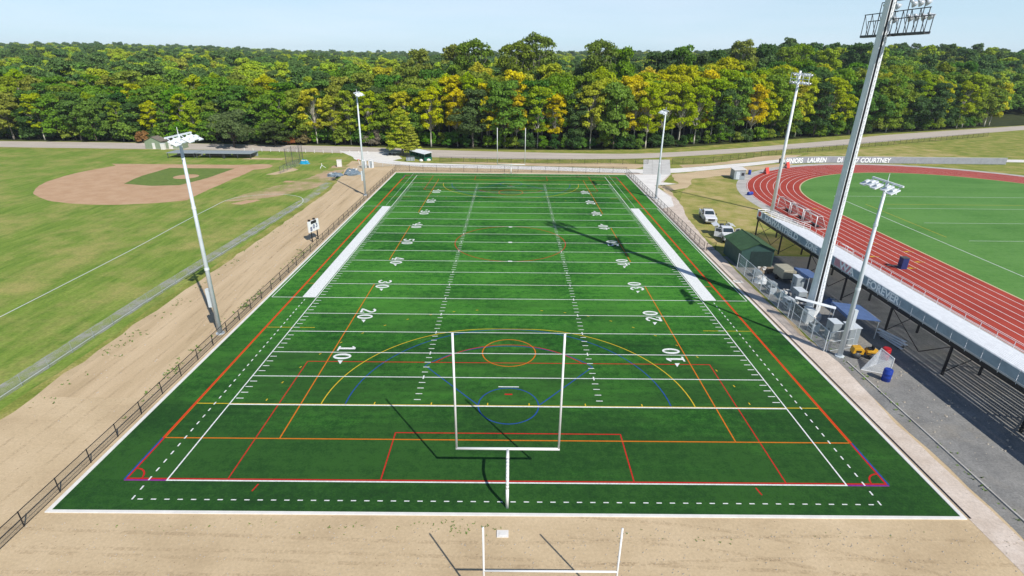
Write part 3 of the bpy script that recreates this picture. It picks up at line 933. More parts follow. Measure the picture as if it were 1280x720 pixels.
def soccer_goal(loc, w, label, rz=0.0):
    t = thing('soccer_goal', label, 'goal', loc, rz, 'white soccer goals by the running track')
    f = MB()
    h = 2.42
    f.path([(0, 0, 0), (0, 0, h), (0, -w, h), (0, -w, 0)], 0.085, 8)
    for y in (0, -w):
        f.path([(0, y, h), (0.9, y, h), (2.0, y, 0.05)], 0.035, 6)
        f.path([(0, y, 0.05), (2.0, y, 0.05)], 0.05, 6)
    f.path([(2.0, 0, 0.05), (2.0, -w, 0.05)], 0.05, 6)
    f.path([(0.9, 0, h), (0.9, -w, h)], 0.03, 6)
    f.build('frame', M['goalwhite'], t, True)
    n_ = MB()
    n_.quad((0, 0, h), (0.9, 0, h), (0.9, -w, h), (0, -w, h)).quad((0.9, 0, h), (2, 0, .05), (2, -w, .05), (0.9, -w, h))
    for y in (0, -w):
        n_.add([(0, y, 0.05), (2, y, 0.05), (0.9, y, h), (0, y, h)], [(0, 1, 2, 3)])
    n_.build('net', M['net_dark'], t)
    # folded bench left inside the goal
    bn = MB().box((1.1, -w / 2, 0.42), (0.35, w * 0.6, 0.06)).box((1.3, -w / 2, 0.2), (0.06, w * 0.5, 0.4)).box((0.95, -w * .3, 0.2), (0.06, 0.06, 0.4))
    b = bn.build('team_bench', M['darkgrey'])
    b.location = loc
    b.rotation_euler = (0, 0, rz)
    return t, b
for i, (y, w, lab, lb) in enumerate([(79.2, 4.9, 'white soccer goal on the track bend, farthest of the three', 'dark bench inside the farthest soccer goal on the track'),
                        (73.7, 4.6, 'middle one of three white soccer goals standing on the track edge', 'dark bench inside the middle soccer goal on the track'),
                        (68.6, 4.5, 'white soccer goal nearest the grandstand, last of three on the track', 'dark bench inside the soccer goal nearest the grandstand')]):
    tt, b = soccer_goal((55.5, y, Z4), w, lab)
    tag(b, lb, 'bench', 'dark benches inside the soccer goals')

# ------------------------------------------------------------------ light poles
def led_pole(name, label, x, y, h, face, group='tall light poles beside the pitch', lean=(0, 0), boxz=3.2):
    """face=+1 lamps look towards +x, -1 towards -x; the crossarm runs along y"""
    t = thing(name, label, 'light pole', (x, y, 0), 0, group)
    tx, ty = lean
    MB().tube((0, 0, 0), (tx, ty, h), 0.25, 0.13, 12).build('pole', M['galv'], t, True)
    MB().tube((0, 0, 0), (0, 0, 0.12), 0.45, 0.45, 12).build('base_plate', M['galv'], t)
    for zj in (7.5, 14.0):
        q = zj / h
        MB().tube((tx * q, ty * q, zj), (tx * q, ty * q, zj + 0.25), 0.285 - 0.12 * q, 0.275 - 0.12 * q, 12).build('joint_collar', M['galv_w'], t)
    MB().tube((tx * 0.1 + 0.16 * -face, 0.16, 2.0), (tx + 0.1 * -face, ty + 0.1, h - 0.3), 0.025, 0.025, 5).build('conduit', M['darkgrey'], t)
    bx = MB()
    bx.box((0.33 * -face, 0.0, boxz + 1.1), (0.34, 0.36, 2.1)).box((0.2 * -face, 0, boxz + 0.4), (0.1, 0.1, 0.1)).box((0.2 * -face, 0, boxz + 1.8), (0.1, 0.1, 0.1))
    bx.build('control_box', M['galv'], t)
    arm = MB()
    arm.box((tx, ty, h - 0.05), (0.14, 4.3, 0.14))
    arm.box((tx + 0.2 * face, ty, h - 0.75), (0.1, 3.6, 0.1))
    arm.tube((tx, ty, h), (tx, ty, h + 0.7), 0.04, 0.02, 6)
    arm.build('crossarm', M['galv_w'], t)
    for i, yy in enumerate((-1.9, -1.05, 0.35, 1.15, 1.95)):
        m = MB()
        lo = 0.0 if i % 2 else -0.12
        m.box((0, 0, 0), (0.86, 0.78, 0.12))
        m.box((-0.1 * face, 0, 0.13), (0.34, 0.3, 0.16))
        o = m.build('lamp_head', M['galv_w'], t, bevel=0.02)
        o.location = (tx + 0.62 * face, ty + yy, h - 0.42 + lo)
        o.rotation_euler = (0, R(28) * face, 0)
        g_ = MB().box((0, 0, -0.07), (0.76, 0.68, 0.02)).build('lens', M['lampglass'], o)
        k_ = MB().tube((tx, ty + yy, h - 0.1), (tx + 0.5 * face, ty + yy, h - 0.36 + lo), 0.04, 0.04, 6).build('bracket', M['galv'], t)
    return t
led_pole('light_pole', 'tall grey light pole rising from the left fence, nearest on that side', -31.75, 22.2, 21.2, 1, lean=(0.35, 0.0))
led_pole('light_pole', 'slim light pole beyond the left fence near the far end', -32.2, 87.2, 21.5, 1, lean=(0.25, 0))
led_pole('light_pole', 'slim light pole on the concrete apron at the far right corner of the pitch', 32.1, 86.9, 18.6, -1)
led_pole('light_pole', 'grey light pole on the right walkway beside the yellow roller', 34.3, 18.4, 18.2, -1, lean=(-0.1, 0.1))

def flood(mb, p, d):
    d = Vector(d).normalized()
    p = Vector(p)
    mb.tube(p, p + d * 0.35, 0.14, 0.34, 10)
    mb.tube(p - d * 0.2, p, 0.1, 0.14, 8)

t = thing('stadium_light_pole', 'tall pole with two crowded rows of floodlights beside the track bend', 'light pole', (52.7, 75.5, 0))
MB().tube((0, 0, 0), (0, 0, 26.6), 0.36, 0.19, 12).build('pole', M['galv_w'], t, True)
fr = MB()
for z in (26.2, 25.2, 24.4):
    fr.box((0.12, 0, z), (0.12, 7.0, 0.12))
for yy in (-3.4, -1.2, 1.2, 3.4):
    fr.box((0.12, yy, 25.3), (0.09, 0.09, 1.9))
fr.build('crossarm_frame', M['galv'], t)
for z in (26.0, 24.6):
    for k in range(7):
        m = MB()
        flood(m, (0.4, -3.1 + k * 1.03, z), (0.8, 0, -0.55))
        m.build('floodlight', M['lampglass' if k % 3 else 'chrome'], t, True)

# big monopole with stadium lights and antennas
BX, BY = 36.0, 27.6
t = thing('monopole_tower', 'huge pale steel monopole tower with a floodlight platform, behind the grandstand', 'tower', (BX, BY, 0))
tw = MB()
rings = []
for z, r in ((0, 0.86), (5, 0.70), (12, 0.58), (30, 0.49), (47, 0.42)):
    rings.append([(r * math.cos(2 * PI * i / 12 + 0.2), r * math.sin(2 * PI * i / 12 + 0.2), z) for i in range(12)])
tw.loft(rings).build('shaft', M['galv_w'], t)
MB().tube((0, 0, 0), (0, 0, 0.5), 1.15, 1.1, 12).build('footing', M['concrete'], t)
def shaft_r(z):
    zs_ = [(0, 0.86), (5, 0.70), (12, 0.58), (30, 0.49), (47, 0.42)]
    for (a_, ra), (b_, rb) in zip(zs_[:-1], zs_[1:]):
        if z <= b_:
            return ra + (rb - ra) * (z - a_) / (b_ - a_)
    return 0.42
def up_shaft(mb, ang, r, gap):
    c_, s_ = math.cos(R(ang)), math.sin(R(ang))
    hs = [0.5, 5, 12, 20, 30, 44]
    for z0, z1 in zip(hs[:-1], hs[1:]):
        a_, b_ = shaft_r(z0) + gap, shaft_r(z1) + gap
        mb.tube((a_ * c_, a_ * s_, z0), (b_ * c_, b_ * s_, z1), r, n=6)
cab = MB()
for a in (-114, -108, -102):
    up_shaft(cab, a, 0.035, 0.04)
cab.build('cable_run', M['black'], t)
cd = MB()
up_shaft(cd, -122, 0.05, 0.05)
cd.build('conduit', M['galv_w'], t)
pg = MB()
for k in range(100):
    z = 1.5 + k * 0.43
    r = shaft_r(z)
    a = R(-88 if k % 2 else -72)
    pg.tube(((r - 0.02) * math.cos(R(-80)), (r - 0.02) * math.sin(R(-80)), z), ((r + 0.02) * math.cos(R(-80)), (r + 0.02) * math.sin(R(-80)), z + 0.44), 0.012, n=5)
    pg.tube((r * math.cos(a), r * math.sin(a), z), ((r + 0.16) * math.cos(a), (r + 0.12) * math.sin(a), z), 0.012, n=5)
pg.build('step_pegs_on_rail', M['darkgrey'], t)  # step pegs up the shaft, with a thin rail added to join them
pl = MB()
for sx in (0.95,):
    pl.box((sx, 0, 30.5), (0.5, 9.6, 0.1))
    pl.box((sx - 0.25, 0, 30.6), (0.08, 9.6, 0.16)).box((sx + 0.25, 0, 30.6), (0.08, 9.6, 0.16))
    pl.box((sx + 0.25, 0, 32.0), (0.08, 9.6, 0.08)).box((sx - .25, 0, 32.6), (0.08, 9.6, 0.08)).box((sx + .25, 0, 33.6), (0.08, 6.4, 0.08))
    for k in range(9):
        yy = -4.7 + k * 1.175
        pl.tube((sx + .25, yy, 30.6), (sx + .25, yy, 32.0), 0.04, n=5)
        pl.tube((sx - .25, yy, 30.6), (sx - .25, yy, 32.6), 0.04, n=5)
        if k < 8:
            pl.tube((sx - .25, yy, 30.6), (sx - .25, yy + 1.175, 32.6), 0.03, n=5)
    for yy in (-3.2, 3.2, -1.0, 1.0):
        pl.tube((sx + .25, yy, 32.0), (sx + .25, yy, 33.6), 0.04, n=5)
pl.box((0.5, 0.4, 30.5), (0.9, 0.12, 0.16)).box((0.5, -0.4, 30.5), (0.9, 0.12, 0.16)).box((0.5, 0.0, 32.6), (0.9, 0.12, 0.12))
pl.build('light_platform', M['darkgrey'], t)
for z, ys_ in ((32.3, [-3.9, -3.0, -2.1, -1.2, 1.0, 1.9, 2.8]), (33.5, [-3.0, -2.1, -1.2, 1.1, 2.0, 2.9])):
    for yy in ys_:
        m = MB()
        flood(m, (1.35, yy, z - 0.2), (0.75, 0, -0.6))
        m.tube((1.2, yy, z - 0.1), (1.35, yy, z - 0.2), 0.05, n=5)
        m.build('floodlight', M['lampglass'], t, True)
for lev, rad in ((43.0, 2.1), (45.6, 1.8)):
    ar = MB()
    for k in range(3):
        a = R(20 + 120 * k)
        a2 = R(20 + 120 * (k + 1))
        ar.tube((rad * math.cos(a), rad * math.sin(a), lev), (rad * math.cos(a2), rad * math.sin(a2), lev), 0.07, n=6)
        ar.tube((0, 0, lev), (rad * math.cos(a), rad * math.sin(a), lev), 0.08, n=6)
    ar.build('antenna_ring', M['galv'], t)
    for k in range(3):
        a = R(80 + 120 * k)
        for j in (-1, 0, 1):
            cx, cy = rad * 0.72 * math.cos(a), rad * 0.72 * math.sin(a)
            MB().box((cx - j * 1.1 * math.sin(a), cy + j * 1.1 * math.cos(a), lev), (0.16, 0.36, 2.0), rz=a).build('panel_antenna', M['galv_w'], t)

# ------------------------------------------------------------------ fences
def fence(name, label, pts, h, gap, pm, cm, group=None, mid=False, post_r=0.04, cat='fence', toprail=True, zbase=0.03):
    loc = (pts[0][0], pts[0][1], 0)
    t = thing(name, label, cat, loc, 0, group)
    pos = []
    for i, (a, b) in enumerate(zip(pts[:-1], pts[1:])):
        a, b = Vector(a), Vector(b)
        n_ = max(1, round((b - a).length / gap))
        for j in range(n_):
            pos.append(a.lerp(b, j / n_))
    pos.append(Vector(pts[-1]))
    for p in pos:
        MB().tube((p.x, p.y, 0), (p.x, p.y, h + 0.04), post_r, n=6).build('post', pm, t, off=loc)
    if toprail:
        tr = MB()
        for a, b in zip(pts[:-1], pts[1:]):
            tr.tube((*a, h), (*b, h), post_r * 0.75, n=6)
        tr.build('top_rail', pm, t, off=loc)
    if mid:
        tr = MB()
        for a, b in zip(pts[:-1], pts[1:]):
            tr.tube((*a, h * 0.5), (*b, h * 0.5), post_r * 0.55, n=6)
            tr.tube((*a, 0.08), (*b, 0.08), post_r * 0.5, n=6)
        tr.build('lower_rail', pm, t, off=loc)
    ch = MB()
    for a, b in zip(pts[:-1], pts[1:]):
        ch.quad((*a, zbase), (*b, zbase), (*b, h - 0.02), (*a, h - 0.02))
    ch.build('chain_link', cm, t, off=loc)
    return t
fence('chain_link_fence', 'black chain-link fence along the left edge of the pitch', [(-31.15, -28), (-31.15, 114.6)], 1.25, 3.0, M['black'], M['chain_black'], mid=True)
fence('chain_link_fence', 'black chain-link fence across the far end of the pitch', [(-31.0, 115.0), (31.1, 115.0)], 1.7, 3.7, M['black'], M['chain_black'])
fence('chain_link_fence', 'black chain-link fence along the far right side of the pitch', [(31.35, 114.6), (31.35, 52.2)], 1.25, 2.5, M['black'], M['chain_black'], mid=True)
t = fence('pedestrian_gate', 'small open gate at the end of the right pitch fence', [(31.55, 51.7), (33.1, 52.0)], 1.25, 1.5, M['brownblack'], M['chain_black'], cat='gate', mid=True)
fence('chain_link_fence', 'black chain-link fence below the road behind the far goal posts', [(-21, 129.6), (14, 128.0), (40.2, 129.2)], 1.5, 3.5, M['black'], M['chain_black'])
fence('chain_link_fence', 'long black chain-link fence between the road and the running track', [(47.4, 129.6), (57.4, 131), (70.5, 138.8), (83.5, 147.1), (93.1, 151.4), (103.6, 156.2), (122.7, 165.4), (142.7, 175.0), (200, 202)], 1.7, 3.7, M['black'], M['chain_black'])
fence('chain_link_fence', 'tall galvanised fence closing off the yard of machines under the grandstand', [(33.3, 43.5), (33.3, 38), (33.15, 30), (33.2, 19.4)], 2.4, 2.7, M['galv'], M['chain_yard'], mid=True, post_r=0.045)
fence('yard_gate', 'galvanised gate across the near end of the machine yard', [(33.4, 19.3), (36.6, 20.2)], 2.3, 1.6, M['galv'], M['chain_grey'], cat='gate', mid=True)
fence('chain_link_fence', 'pale grey chain-link fence on the gravel left of the soil strip', [(-44.75, -28), (-44.65, 27), (-44.4, 42), (-43.7, 61.8), (-43.1, 76)], 1.2, 3.0, M['greyblue'], M['chain_grey'], post_r=0.018)
fence('chain_link_fence', 'low fence above the soil at the far left corner of the pitch', [(-41.5, 116), (-38.5, 120.5), (-33.5, 122.4), (-31.2, 121.9)], 1.1, 2.4, M['galv'], M['chain_grey'], post_r=0.03)
# dugout and backstop fences of the ball ground
fence('backstop_fence', 'low dark fence in front of the dugout of the ball ground', [(-60.2, 110.2), (-60.0, 117), (-59.4, 121.5)], 1.8, 2.2, M['darkgrey'], M['chain_grey'], post_r=0.04)
t = thing('backstop', 'tall dark netting backstop behind home plate', 'backstop', (-61.5, 122.5, 0))
for dx, dy, hh in ((-1.2, -1.6, 4.8), (0, 0, 5.2), (1.2, 2.4, 5.3), (1.0, 5.2, 5.0)):
    MB().tube((dx, dy, 0), (dx, dy, hh), 0.07, n=6).build('post', M['darkgrey'], t)
MB().quad((-1.2, -1.6, 0), (0, 0, 0), (0, 0, 5.1), (-1.2, -1.6, 4.7)).quad((0, 0, 0), (1.2, 2.4, 0), (1.2, 2.4, 5.2), (0, 0, 5.1)).quad((1.2, 2.4, 0), (1, 5.2, 0), (1, 5.2, 5), (1.2, 2.4, 5.2)).build('net', M['net_dark'], t)
# parking post fence with pale stubs
for i in range(15):
    x = -86 + i * 2.9
    y = 146.2 - 0.09 * (x + 86)
    m = MB().box((0, 0, 0.45), (0.16, 0.16, 0.9)).box((0, 0, 0.93), (0.2, 0.2, 0.06))
    o = m.build('bollard', M['kerb'])
    o.location = (x, y, 0)
    tag(o, 'short pale post in the row along the road edge left of the junction', 'post', 'pale posts along the road edge')

# ------------------------------------------------------------------ grandstand
GX, Y0, Y1 = 42.3, -14.0, 59.3
ZTOP = 3.55
t = thing('grandstand', 'long aluminium grandstand seen from behind, on black legs', 'grandstand', (GX, 22, 0))
off = (GX, 22, 0)
MB().bb((GX, Y0, ZTOP), (GX + 1.45, Y1, ZTOP + 0.07)).build('rear_walkway', M['alu'], t, off=off)
NR = 11
for k in range(NR):
    x0 = GX + 1.5 + k * 0.73
    z0 = ZTOP - 0.05 - k * 0.245
    MB().bb((x0 + 0.02, Y0, z0 + 0.36), (x0 + 0.27, Y1, z0 + 0.40)).build('seat_plank', M['alu'], t, off=off)
    MB().bb((x0 + 0.13, Y0, z0 - 0.02), (x0 + 0.50, Y1, z0 + 0.02)).build('foot_plank', M['alu'], t, off=off)
    rs = MB()
    rs.bb((x0 - 0.02, Y0, z0 + 0.05), (x0 + 0.0, Y1, z0 + 0.28))
    rs.build('riser', M['alu_dk'], t, off=off)
fasc = MB().bb((GX - 0.06, Y0, ZTOP - 0.35), (GX - 0.01, Y1, ZTOP + 0.12)).build('rear_beam', M['black'], t, off=off)
MB().bb((GX - 0.10, Y0, ZTOP + 0.13), (GX - 0.06, Y1, ZTOP + 0.30)).build('toe_board', M['alu_dk'], t, off=off)
lg_y = [59.0, 50.2, 41.4, 32.6, 23.8, 15.0, 6.2, -2.6, -11.4]
def gz(x):
    return ZTOP - 0.3 - max(0, (x - GX - 1.5)) * 0.245 / 0.73
for yy in lg_y:
    fr = MB()
    for x in (GX + 0.15, GX + 3.8, GX + 7.2):
        fr.bb((x - 0.09, yy - 0.09, 0), (x + 0.09, yy + 0.09, gz(x)))
    fr.tube((GX + 0.1, yy, gz(GX + .1)), (GX + 9.2, yy, gz(GX + 9.2)), 0.09, n=6)
    fr.tube((GX + 0.15, yy, 0.3), (GX + 3.8, yy, gz(GX + 3.8)), 0.05, n=5)
    fr.build('leg_frame', M['black'], t, off=off)
for a, b in list(zip(lg_y[:-1], lg_y[1:]))[::2]:
    br = MB()
    mid = (a + b) / 2
    br.tube((GX + 0.15, a, ZTOP - 0.4), (GX + 0.9, mid, 0.1), 0.045, n=5).tube((GX + 0.15, b, ZTOP - 0.4), (GX + 0.9, mid, 0.1), 0.045, n=5)
    br.build('cross_brace', M['brownblack'], t, off=off)
rl = MB()
for z in (ZTOP + 0.62, ZTOP + 1.3):
    rl.tube((GX - 0.05, Y0, z), (GX - 0.05, Y1, z), 0.035, n=6)
y = Y0
while y < Y1 + 0.1:
    rl.tube((GX - 0.05, y, ZTOP), (GX - 0.05, y, ZTOP + 1.3), 0.035, n=6)
    y += 1.83
rl.build('rear_railing', M['alu'], t, off=off)
# end railings follow the slope
for ye_ in (Y1 + 0.05, Y0 - 0.05):
    er = MB()
    for dz in (0.62, 1.0, 1.3):
        er.tube((GX - 0.05, ye_, ZTOP + dz), (GX + 1.5, ye_, ZTOP + dz), 0.035, n=6)
        er.tube((GX + 1.5, ye_, ZTOP + dz), (GX + 9.6, ye_, 0.85 + dz), 0.035, n=6)
    for k in range(9):
        x = GX + 1.2 * k
        zz = ZTOP - max(0, x - GX - 1.5) * 2.7 / 8.1
        er.tube((x, ye_, zz - 0.1), (x, ye_, zz + 1.3), 0.035, n=6)
    er.build('end_railing', M['goalwhite'], t, off=off)
# front walk deck, steps and guard rail
MB().bb((GX + 9.55, Y0, 0.62), (GX + 10.3, Y1, 0.68)).build('front_walkway', M['alu'], t, off=off)
fr = MB()
y = Y0
while y < Y1:
    fr.tube((GX + 10.3, y, 0.1), (GX + 10.3, y, 1.6), 0.03, n=5)
    y += 2.2
for z in (1.15, 1.6):
    fr.tube((GX + 10.3, Y0, z), (GX + 10.3, Y1 - 8, z), 0.03, n=5)
fr.build('front_railing', M['galv_w'], t, off=off)
st = MB()
for k in range(4):
    st.box((GX + 10.55 + 0.28 * k, 50.3, 0.56 - 0.16 * k), (0.28, 1.4, 0.05))
for dy in (-0.7, 0.7):
    for dz in (0.5, 1.0):
        st.tube((GX + 10.4, 50.3 + dy, 0.6 + dz), (GX + 11.5, 50.3 + dy, 0.1 + dz), 0.03, n=5)
    st.tube((GX + 11.5, 50.3 + dy, 0), (GX + 11.5, 50.3 + dy, 1.1), 0.03, n=5)
st.build('steps', M['goalwhite'], t, off=off)
# banners along the rear railing, with their lettering
def text_mesh(s, size, mat, name, parent, loc, rot, ext=0.004):
    cu = bpy.data.curves.new(name, 'FONT')
    cu.body = s
    cu.size = size
    cu.extrude = ext
    cu.offset = 0.03 * size
    cu.align_x = 'LEFT'
    ob = bpy.data.objects.new(name, cu)
    COL.objects.link(ob)
    dgr = bpy.context.evaluated_depsgraph_get()
    dgr.update()
    me = bpy.data.meshes.new_from_object(ob.evaluated_get(dgr))
    bpy.data.objects.remove(ob)
    me.materials.clear()
    me.materials.append(mat)
    o = bpy.data.objects.new(name, me)
    COL.objects.link(o)
    o.parent = parent
    o.location = loc
    o.rotation_euler = rot
    return o
y = Y1 - 0.1
k = 0
while y - 1.78 > Y0:
    a, b = y, y - 1.78
    if k == 0:
        m, nm_ = M['letter'], 'crest_panel'
    elif k in (13, 14):
        m, nm_ = M['pink'], 'print_panel'
    else:
        m, nm_ = M['banner'], 'banner_panel'
    MB().bb((GX - 0.115, b, ZTOP + 0.32), (GX - 0.095, a, ZTOP + 1.27)).build(nm_, m, t, off=off)
    y -= 1.83
    k += 1
crest = MB()
crest.prism([(-0.45, -0.42), (0.0, -0.5), (0.45, -0.3), (0.5, 0.2), (0.25, 0.42), (-0.1, 0.3), (-0.5, 0.4)], -0.006, 0.006)
co = crest.build('crest_emblem', M['signred'], t)
co.location = (-0.122, Y1 - 1.0 - 22, ZTOP + 0.82)
co.rotation_euler = (0, 0, -PI / 2)
def back_text(s, y, size, mat=M['letter'], sp=1.0):
    o = text_mesh(s, size, mat, 'lettering', t, (-0.125, y - 22, ZTOP + 0.37), (PI / 2, 0, -PI / 2))
    o.scale = (sp, 1, 1)
back_text('HAWAITFIELD', Y1 - 3.0, 1.2, sp=1.45)
back_text('ZONE', 42.9, 1.2, sp=0.95)
back_text('FOREVER', 28.5, 1.2, sp=1.15)
back_text('WA', 34.3, 1.25, M['letter'], 1.5)

# ------------------------------------------------------------------ sheds and shelters
def gabled(name, label, cat, x0, x1, y0, y1, eave, ridge, wallm, roofm, oh=0.25, ridge_along='y', door=None, group=None):
    cx, cy = (x0 + x1) / 2, (y0 + y1) / 2
    t = thing(name, label, cat, (cx, cy, 0), 0, group)
    w, d = (x1 - x0) / 2, (y1 - y0) / 2
    if ridge_along == 'x':
        w, d = d, w
    wl = MB().prism([(-w, 0), (w, 0), (w, eave), (0, ridge), (-w, eave)], -d, d).build('wall', wallm, t)
    rf = MB()
    sl_ = (ridge - eave) / w
    for s in (-1, 1):
        e = (s * (w + oh), eave - sl_ * oh + 0.04)
        prof = [(0, ridge + 0.04), (e[0], e[1]), (e[0], e[1] + 0.07), (0, ridge + 0.11)]
        rf.prism(prof, -d - oh, d + oh)
        k = -d - oh + 0.25
        while k < d + oh:
            rf.tube((0, k, ridge + 0.125), (e[0], k, e[1] + 0.085), 0.025, n=4)
            k += 0.45
    rf.tube((0, -d - oh, ridge + 0.12), (0, d + oh, ridge + 0.12), 0.07, n=6)
    rf.build('roof', roofm, t)
    if door:
        dx, dw, dh, dm = door
        MB().box((dx, -d - 0.03, dh / 2), (dw, 0.05, dh)).build('door', dm, t)
    if ridge_along == 'x':
        t.rotation_euler = (0, 0, PI / 2)
    return t
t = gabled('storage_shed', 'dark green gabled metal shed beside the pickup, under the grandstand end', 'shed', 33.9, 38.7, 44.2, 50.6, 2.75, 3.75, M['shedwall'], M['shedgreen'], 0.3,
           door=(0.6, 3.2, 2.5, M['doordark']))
gabled('garden_shed', 'small pale green gabled shed at the far left beside the road', 'shed', -119.2, -114.0, 148.4, 152.0, 2.4, 3.7, M['palegreen'], M['shingle'], 0.25, door=(0.2, 0.9, 1.9, M['kerb']))
gabled('garden_shed', 'low brown-roofed shed right of the small pale green shed', 'shed', -113.5, -107.5, 149.2, 152.4, 2.0, 3.0, M['palegreen'], M['shingle'], 0.2, door=(-0.9, 1.3, 1.7, M['kerb']))
t = thing('utility_cabinet', 'white cabinet standing between the two small sheds', 'cabinet', (-112.9, 147.6, 0))
MB().box((0, 0, 0.95), (1.3, 0.8, 1.9)).build('body', M['kerb'], t, bevel=0.03)
MB().box((0, 0, 1.94), (1.4, 0.9, 0.06)).build('lid', M['galv_w'], t)
# dugouts: long low roofs
for k, (x, lab) in enumerate([(-98.2, 'low grey dugout roof in the grass, leftmost of the row'), (-89.6, 'middle low grey dugout roof in the grass'), (-81.4, 'low grey dugout roof in the grass nearest the backstop')]):
    t = thing('dugout', lab, 'dugout', (x, 134.2, 0), 0, 'low grey dugouts behind the ball diamond')
    MB().prism([(-4.1, 1.45), (4.1, 1.45), (4.1, 1.6), (-4.1, 1.6)], -2.6, 2.8).build('roof', M['greyblue'], t)
    for xx in (-3.9, 0, 3.9):
        MB().box((xx, -2.4, 0.72), (0.14, 0.14, 1.44)).build('post', M['darkgrey'], t)
    MB().box((0, 2.5, 0.7), (7.8, 0.12, 1.4)).build('wall', M['greyblue'], t)
    MB().box((0, 1.6, 0.45), (7.2, 0.4, 0.06)).box((0, 1.6, 0.2), (7.0, 0.1, 0.4)).build('bench', M['wood'], t)
# green shelter by the tree
t = thing('roofed_shelter', 'dark green open-sided shelter with a pale roof under the light green tree', 'shelter', (-27.3, 134.4, 0), R(40))
MB().prism([(-1.4, 2.05), (1.4, 2.4), (1.4, 2.5), (-1.4, 2.15)], -4.3, 4.3).build('roof', M['galv_w'], t)
MB().box((1.2, 0, 1.15), (0.08, 8.2, 2.3)).box((0, 4.15, 1.1), (2.5, 0.08, 2.1)).box((0, -4.15, 0.55), (2.5, 0.08, 1.0)).build('wall', M['shelter'], t)
for k in range(6):
    MB().box((-1.25, -4.1 + k * 1.64, 1.05), (0.12, 0.12, 2.1)).build('post', M['shelter'], t)
MB().box((-1.25, 0, 0.45), (0.06, 8.1, 0.8)).build('front_panel', M['shelter'], t)
MB().box((0.7, 0, 0.5), (0.4, 7.6, 0.06)).build('bench', M['wood'], t)
t = thing('equipment_crate', 'blue-grey crate in front of the green shelter', 'crate', (-30.0, 131.4, 0), R(15))
MB().box((0, 0, 0.55), (2.4, 1.4, 1.1)).build('body', M['greyblue'], t, bevel=0.03)
MB().box((0, 0, 1.13), (2.5, 1.5, 0.07)).build('lid', M['darkgrey'], t)
for k in range(3):
    MB().box((-0.8 + 0.8 * k, -0.72, 0.55), (0.08, 0.05, 1.0)).build('batten', M['darkgrey'], t)
for k, (x, y, lab) in enumerate([(-26.6, 130.2, 'white sack on the path edge by the green shelter'), (-24.6, 131.2, 'larger white sack nearest the fence by the green shelter')]):
    m = MB()
    rr = []
    for z, r in ((0, 0.42), (0.25, 0.5), (0.5, 0.42), (0.7, 0.15)):
        rr.append([(r * (1.2 + 0.3 * k) * math.cos(2 * PI * i / 10), r * math.sin(2 * PI * i / 10), z) for i in range(10)])
    o = m.loft(rr).build('sack', M['kerb'], smooth=True)
    o.location = (x, y, 0)
    tag(o, lab, 'sack')
# flatbed trailer at the tree
t = thing('flatbed_trailer', 'grey flatbed trailer parked left of the light green tree', 'trailer', (-37.6, 141.8, 0), R(8))
MB().box((0, 0, 0.75), (5.0, 2.0, 0.16)).box((-2.45, 0, 0.98), (0.08, 2.0, 0.36)).build('bed', M['greyblue'], t)
for x in (-0.6, 0.6):
    for s in (-1, 1):
        MB().tube((x, s * 0.95, 0.36), (x, s * 1.15, 0.36), 0.36, n=14).build('wheel', M['rubber'], t)
MB().tube((2.5, 0, 0.7), (3.7, 0, 0.55), 0.06, n=6).build('tow_bar', M['darkgrey'], t)

# ticket cabin (white roofed)
t = thing('ticket_booth', 'grey booth with a white sloping roof on the dry grass beside the track bend', 'booth', (58.9, 109.4, 0), R(-6))
MB().prism([(-1.35, 0.08), (1.35, 0.08), (1.35, 2.55), (-1.35, 2.35)], -1.5, 2.1).build('wall', M['greyblue'], t)
MB().prism([(-1.5, 2.37), (1.5, 2.59), (1.5, 2.70), (-1.5, 2.48)], -1.65, 2.25).build('roof', M['kerb'], t)
dr = MB().box((-0.45, -1.53, 1.08), (0.9, 0.05, 1.95)).build('door', M['galv'], t)
MB().tube((-0.15, -1.58, 1.05), (-0.15, -1.58, 1.2), 0.025, n=6).build('handle', M['chrome'], dr)
MB().box((0.75, -1.52, 1.45), (0.7, 0.04, 0.7)).build('window', M['glass'], t)
MB().box((1.37, 0.3, 1.2), (0.04, 3.4, 2.2)).build('side_panel', M['galv_w'], t)

# barrels
def barrel(name, label, loc, mat, lying=False, group=None, rz=0.0):
    t = thing(name, label, 'barrel', loc, rz, group)
    m = MB()
    zs_ = [(0, 0.27), (0.02, 0.29), (0.3, 0.29), (0.32, 0.305), (0.34, 0.29), (0.58, 0.29), (0.6, 0.305), (0.62, 0.29), (0.88, 0.29), (0.9, 0.27)]
    rings = [[(r * math.cos(2 * PI * i / 18), r * math.sin(2 * PI * i / 18), z) for i in range(18)] for z, r in zs_]
    o = m.loft(rings).build('drum', mat, t, True)
    l = MB().tube((0, 0, 0.9), (0, 0, 0.93), 0.26, n=18).build('lid', mat, t)
    if lying:
        for q in (o, l):
            q.rotation_euler = (0, PI / 2, 0)
            q.location = (-0.45, 0, 0.3)
    t.scale = (1.35, 1.35, 1.35)
    return t
barrel('barrel', 'blue barrel standing upright right of the grey booth', (64.3, 115.0, 0), M['bluebin'])
barrel('barrel', 'blue barrel lying on its side at the edge of the track apron', (54.6, 90.9, 0), M['bluebin'], True, rz=0.4)
barrel('barrel', 'blue barrel standing in front of the white net goal', (36.2, 13.9, 0), M['bluebin'])
barrel('barrel', 'red barrel behind the white net goal', (38.7, 18.0, 0), M['redbin'])

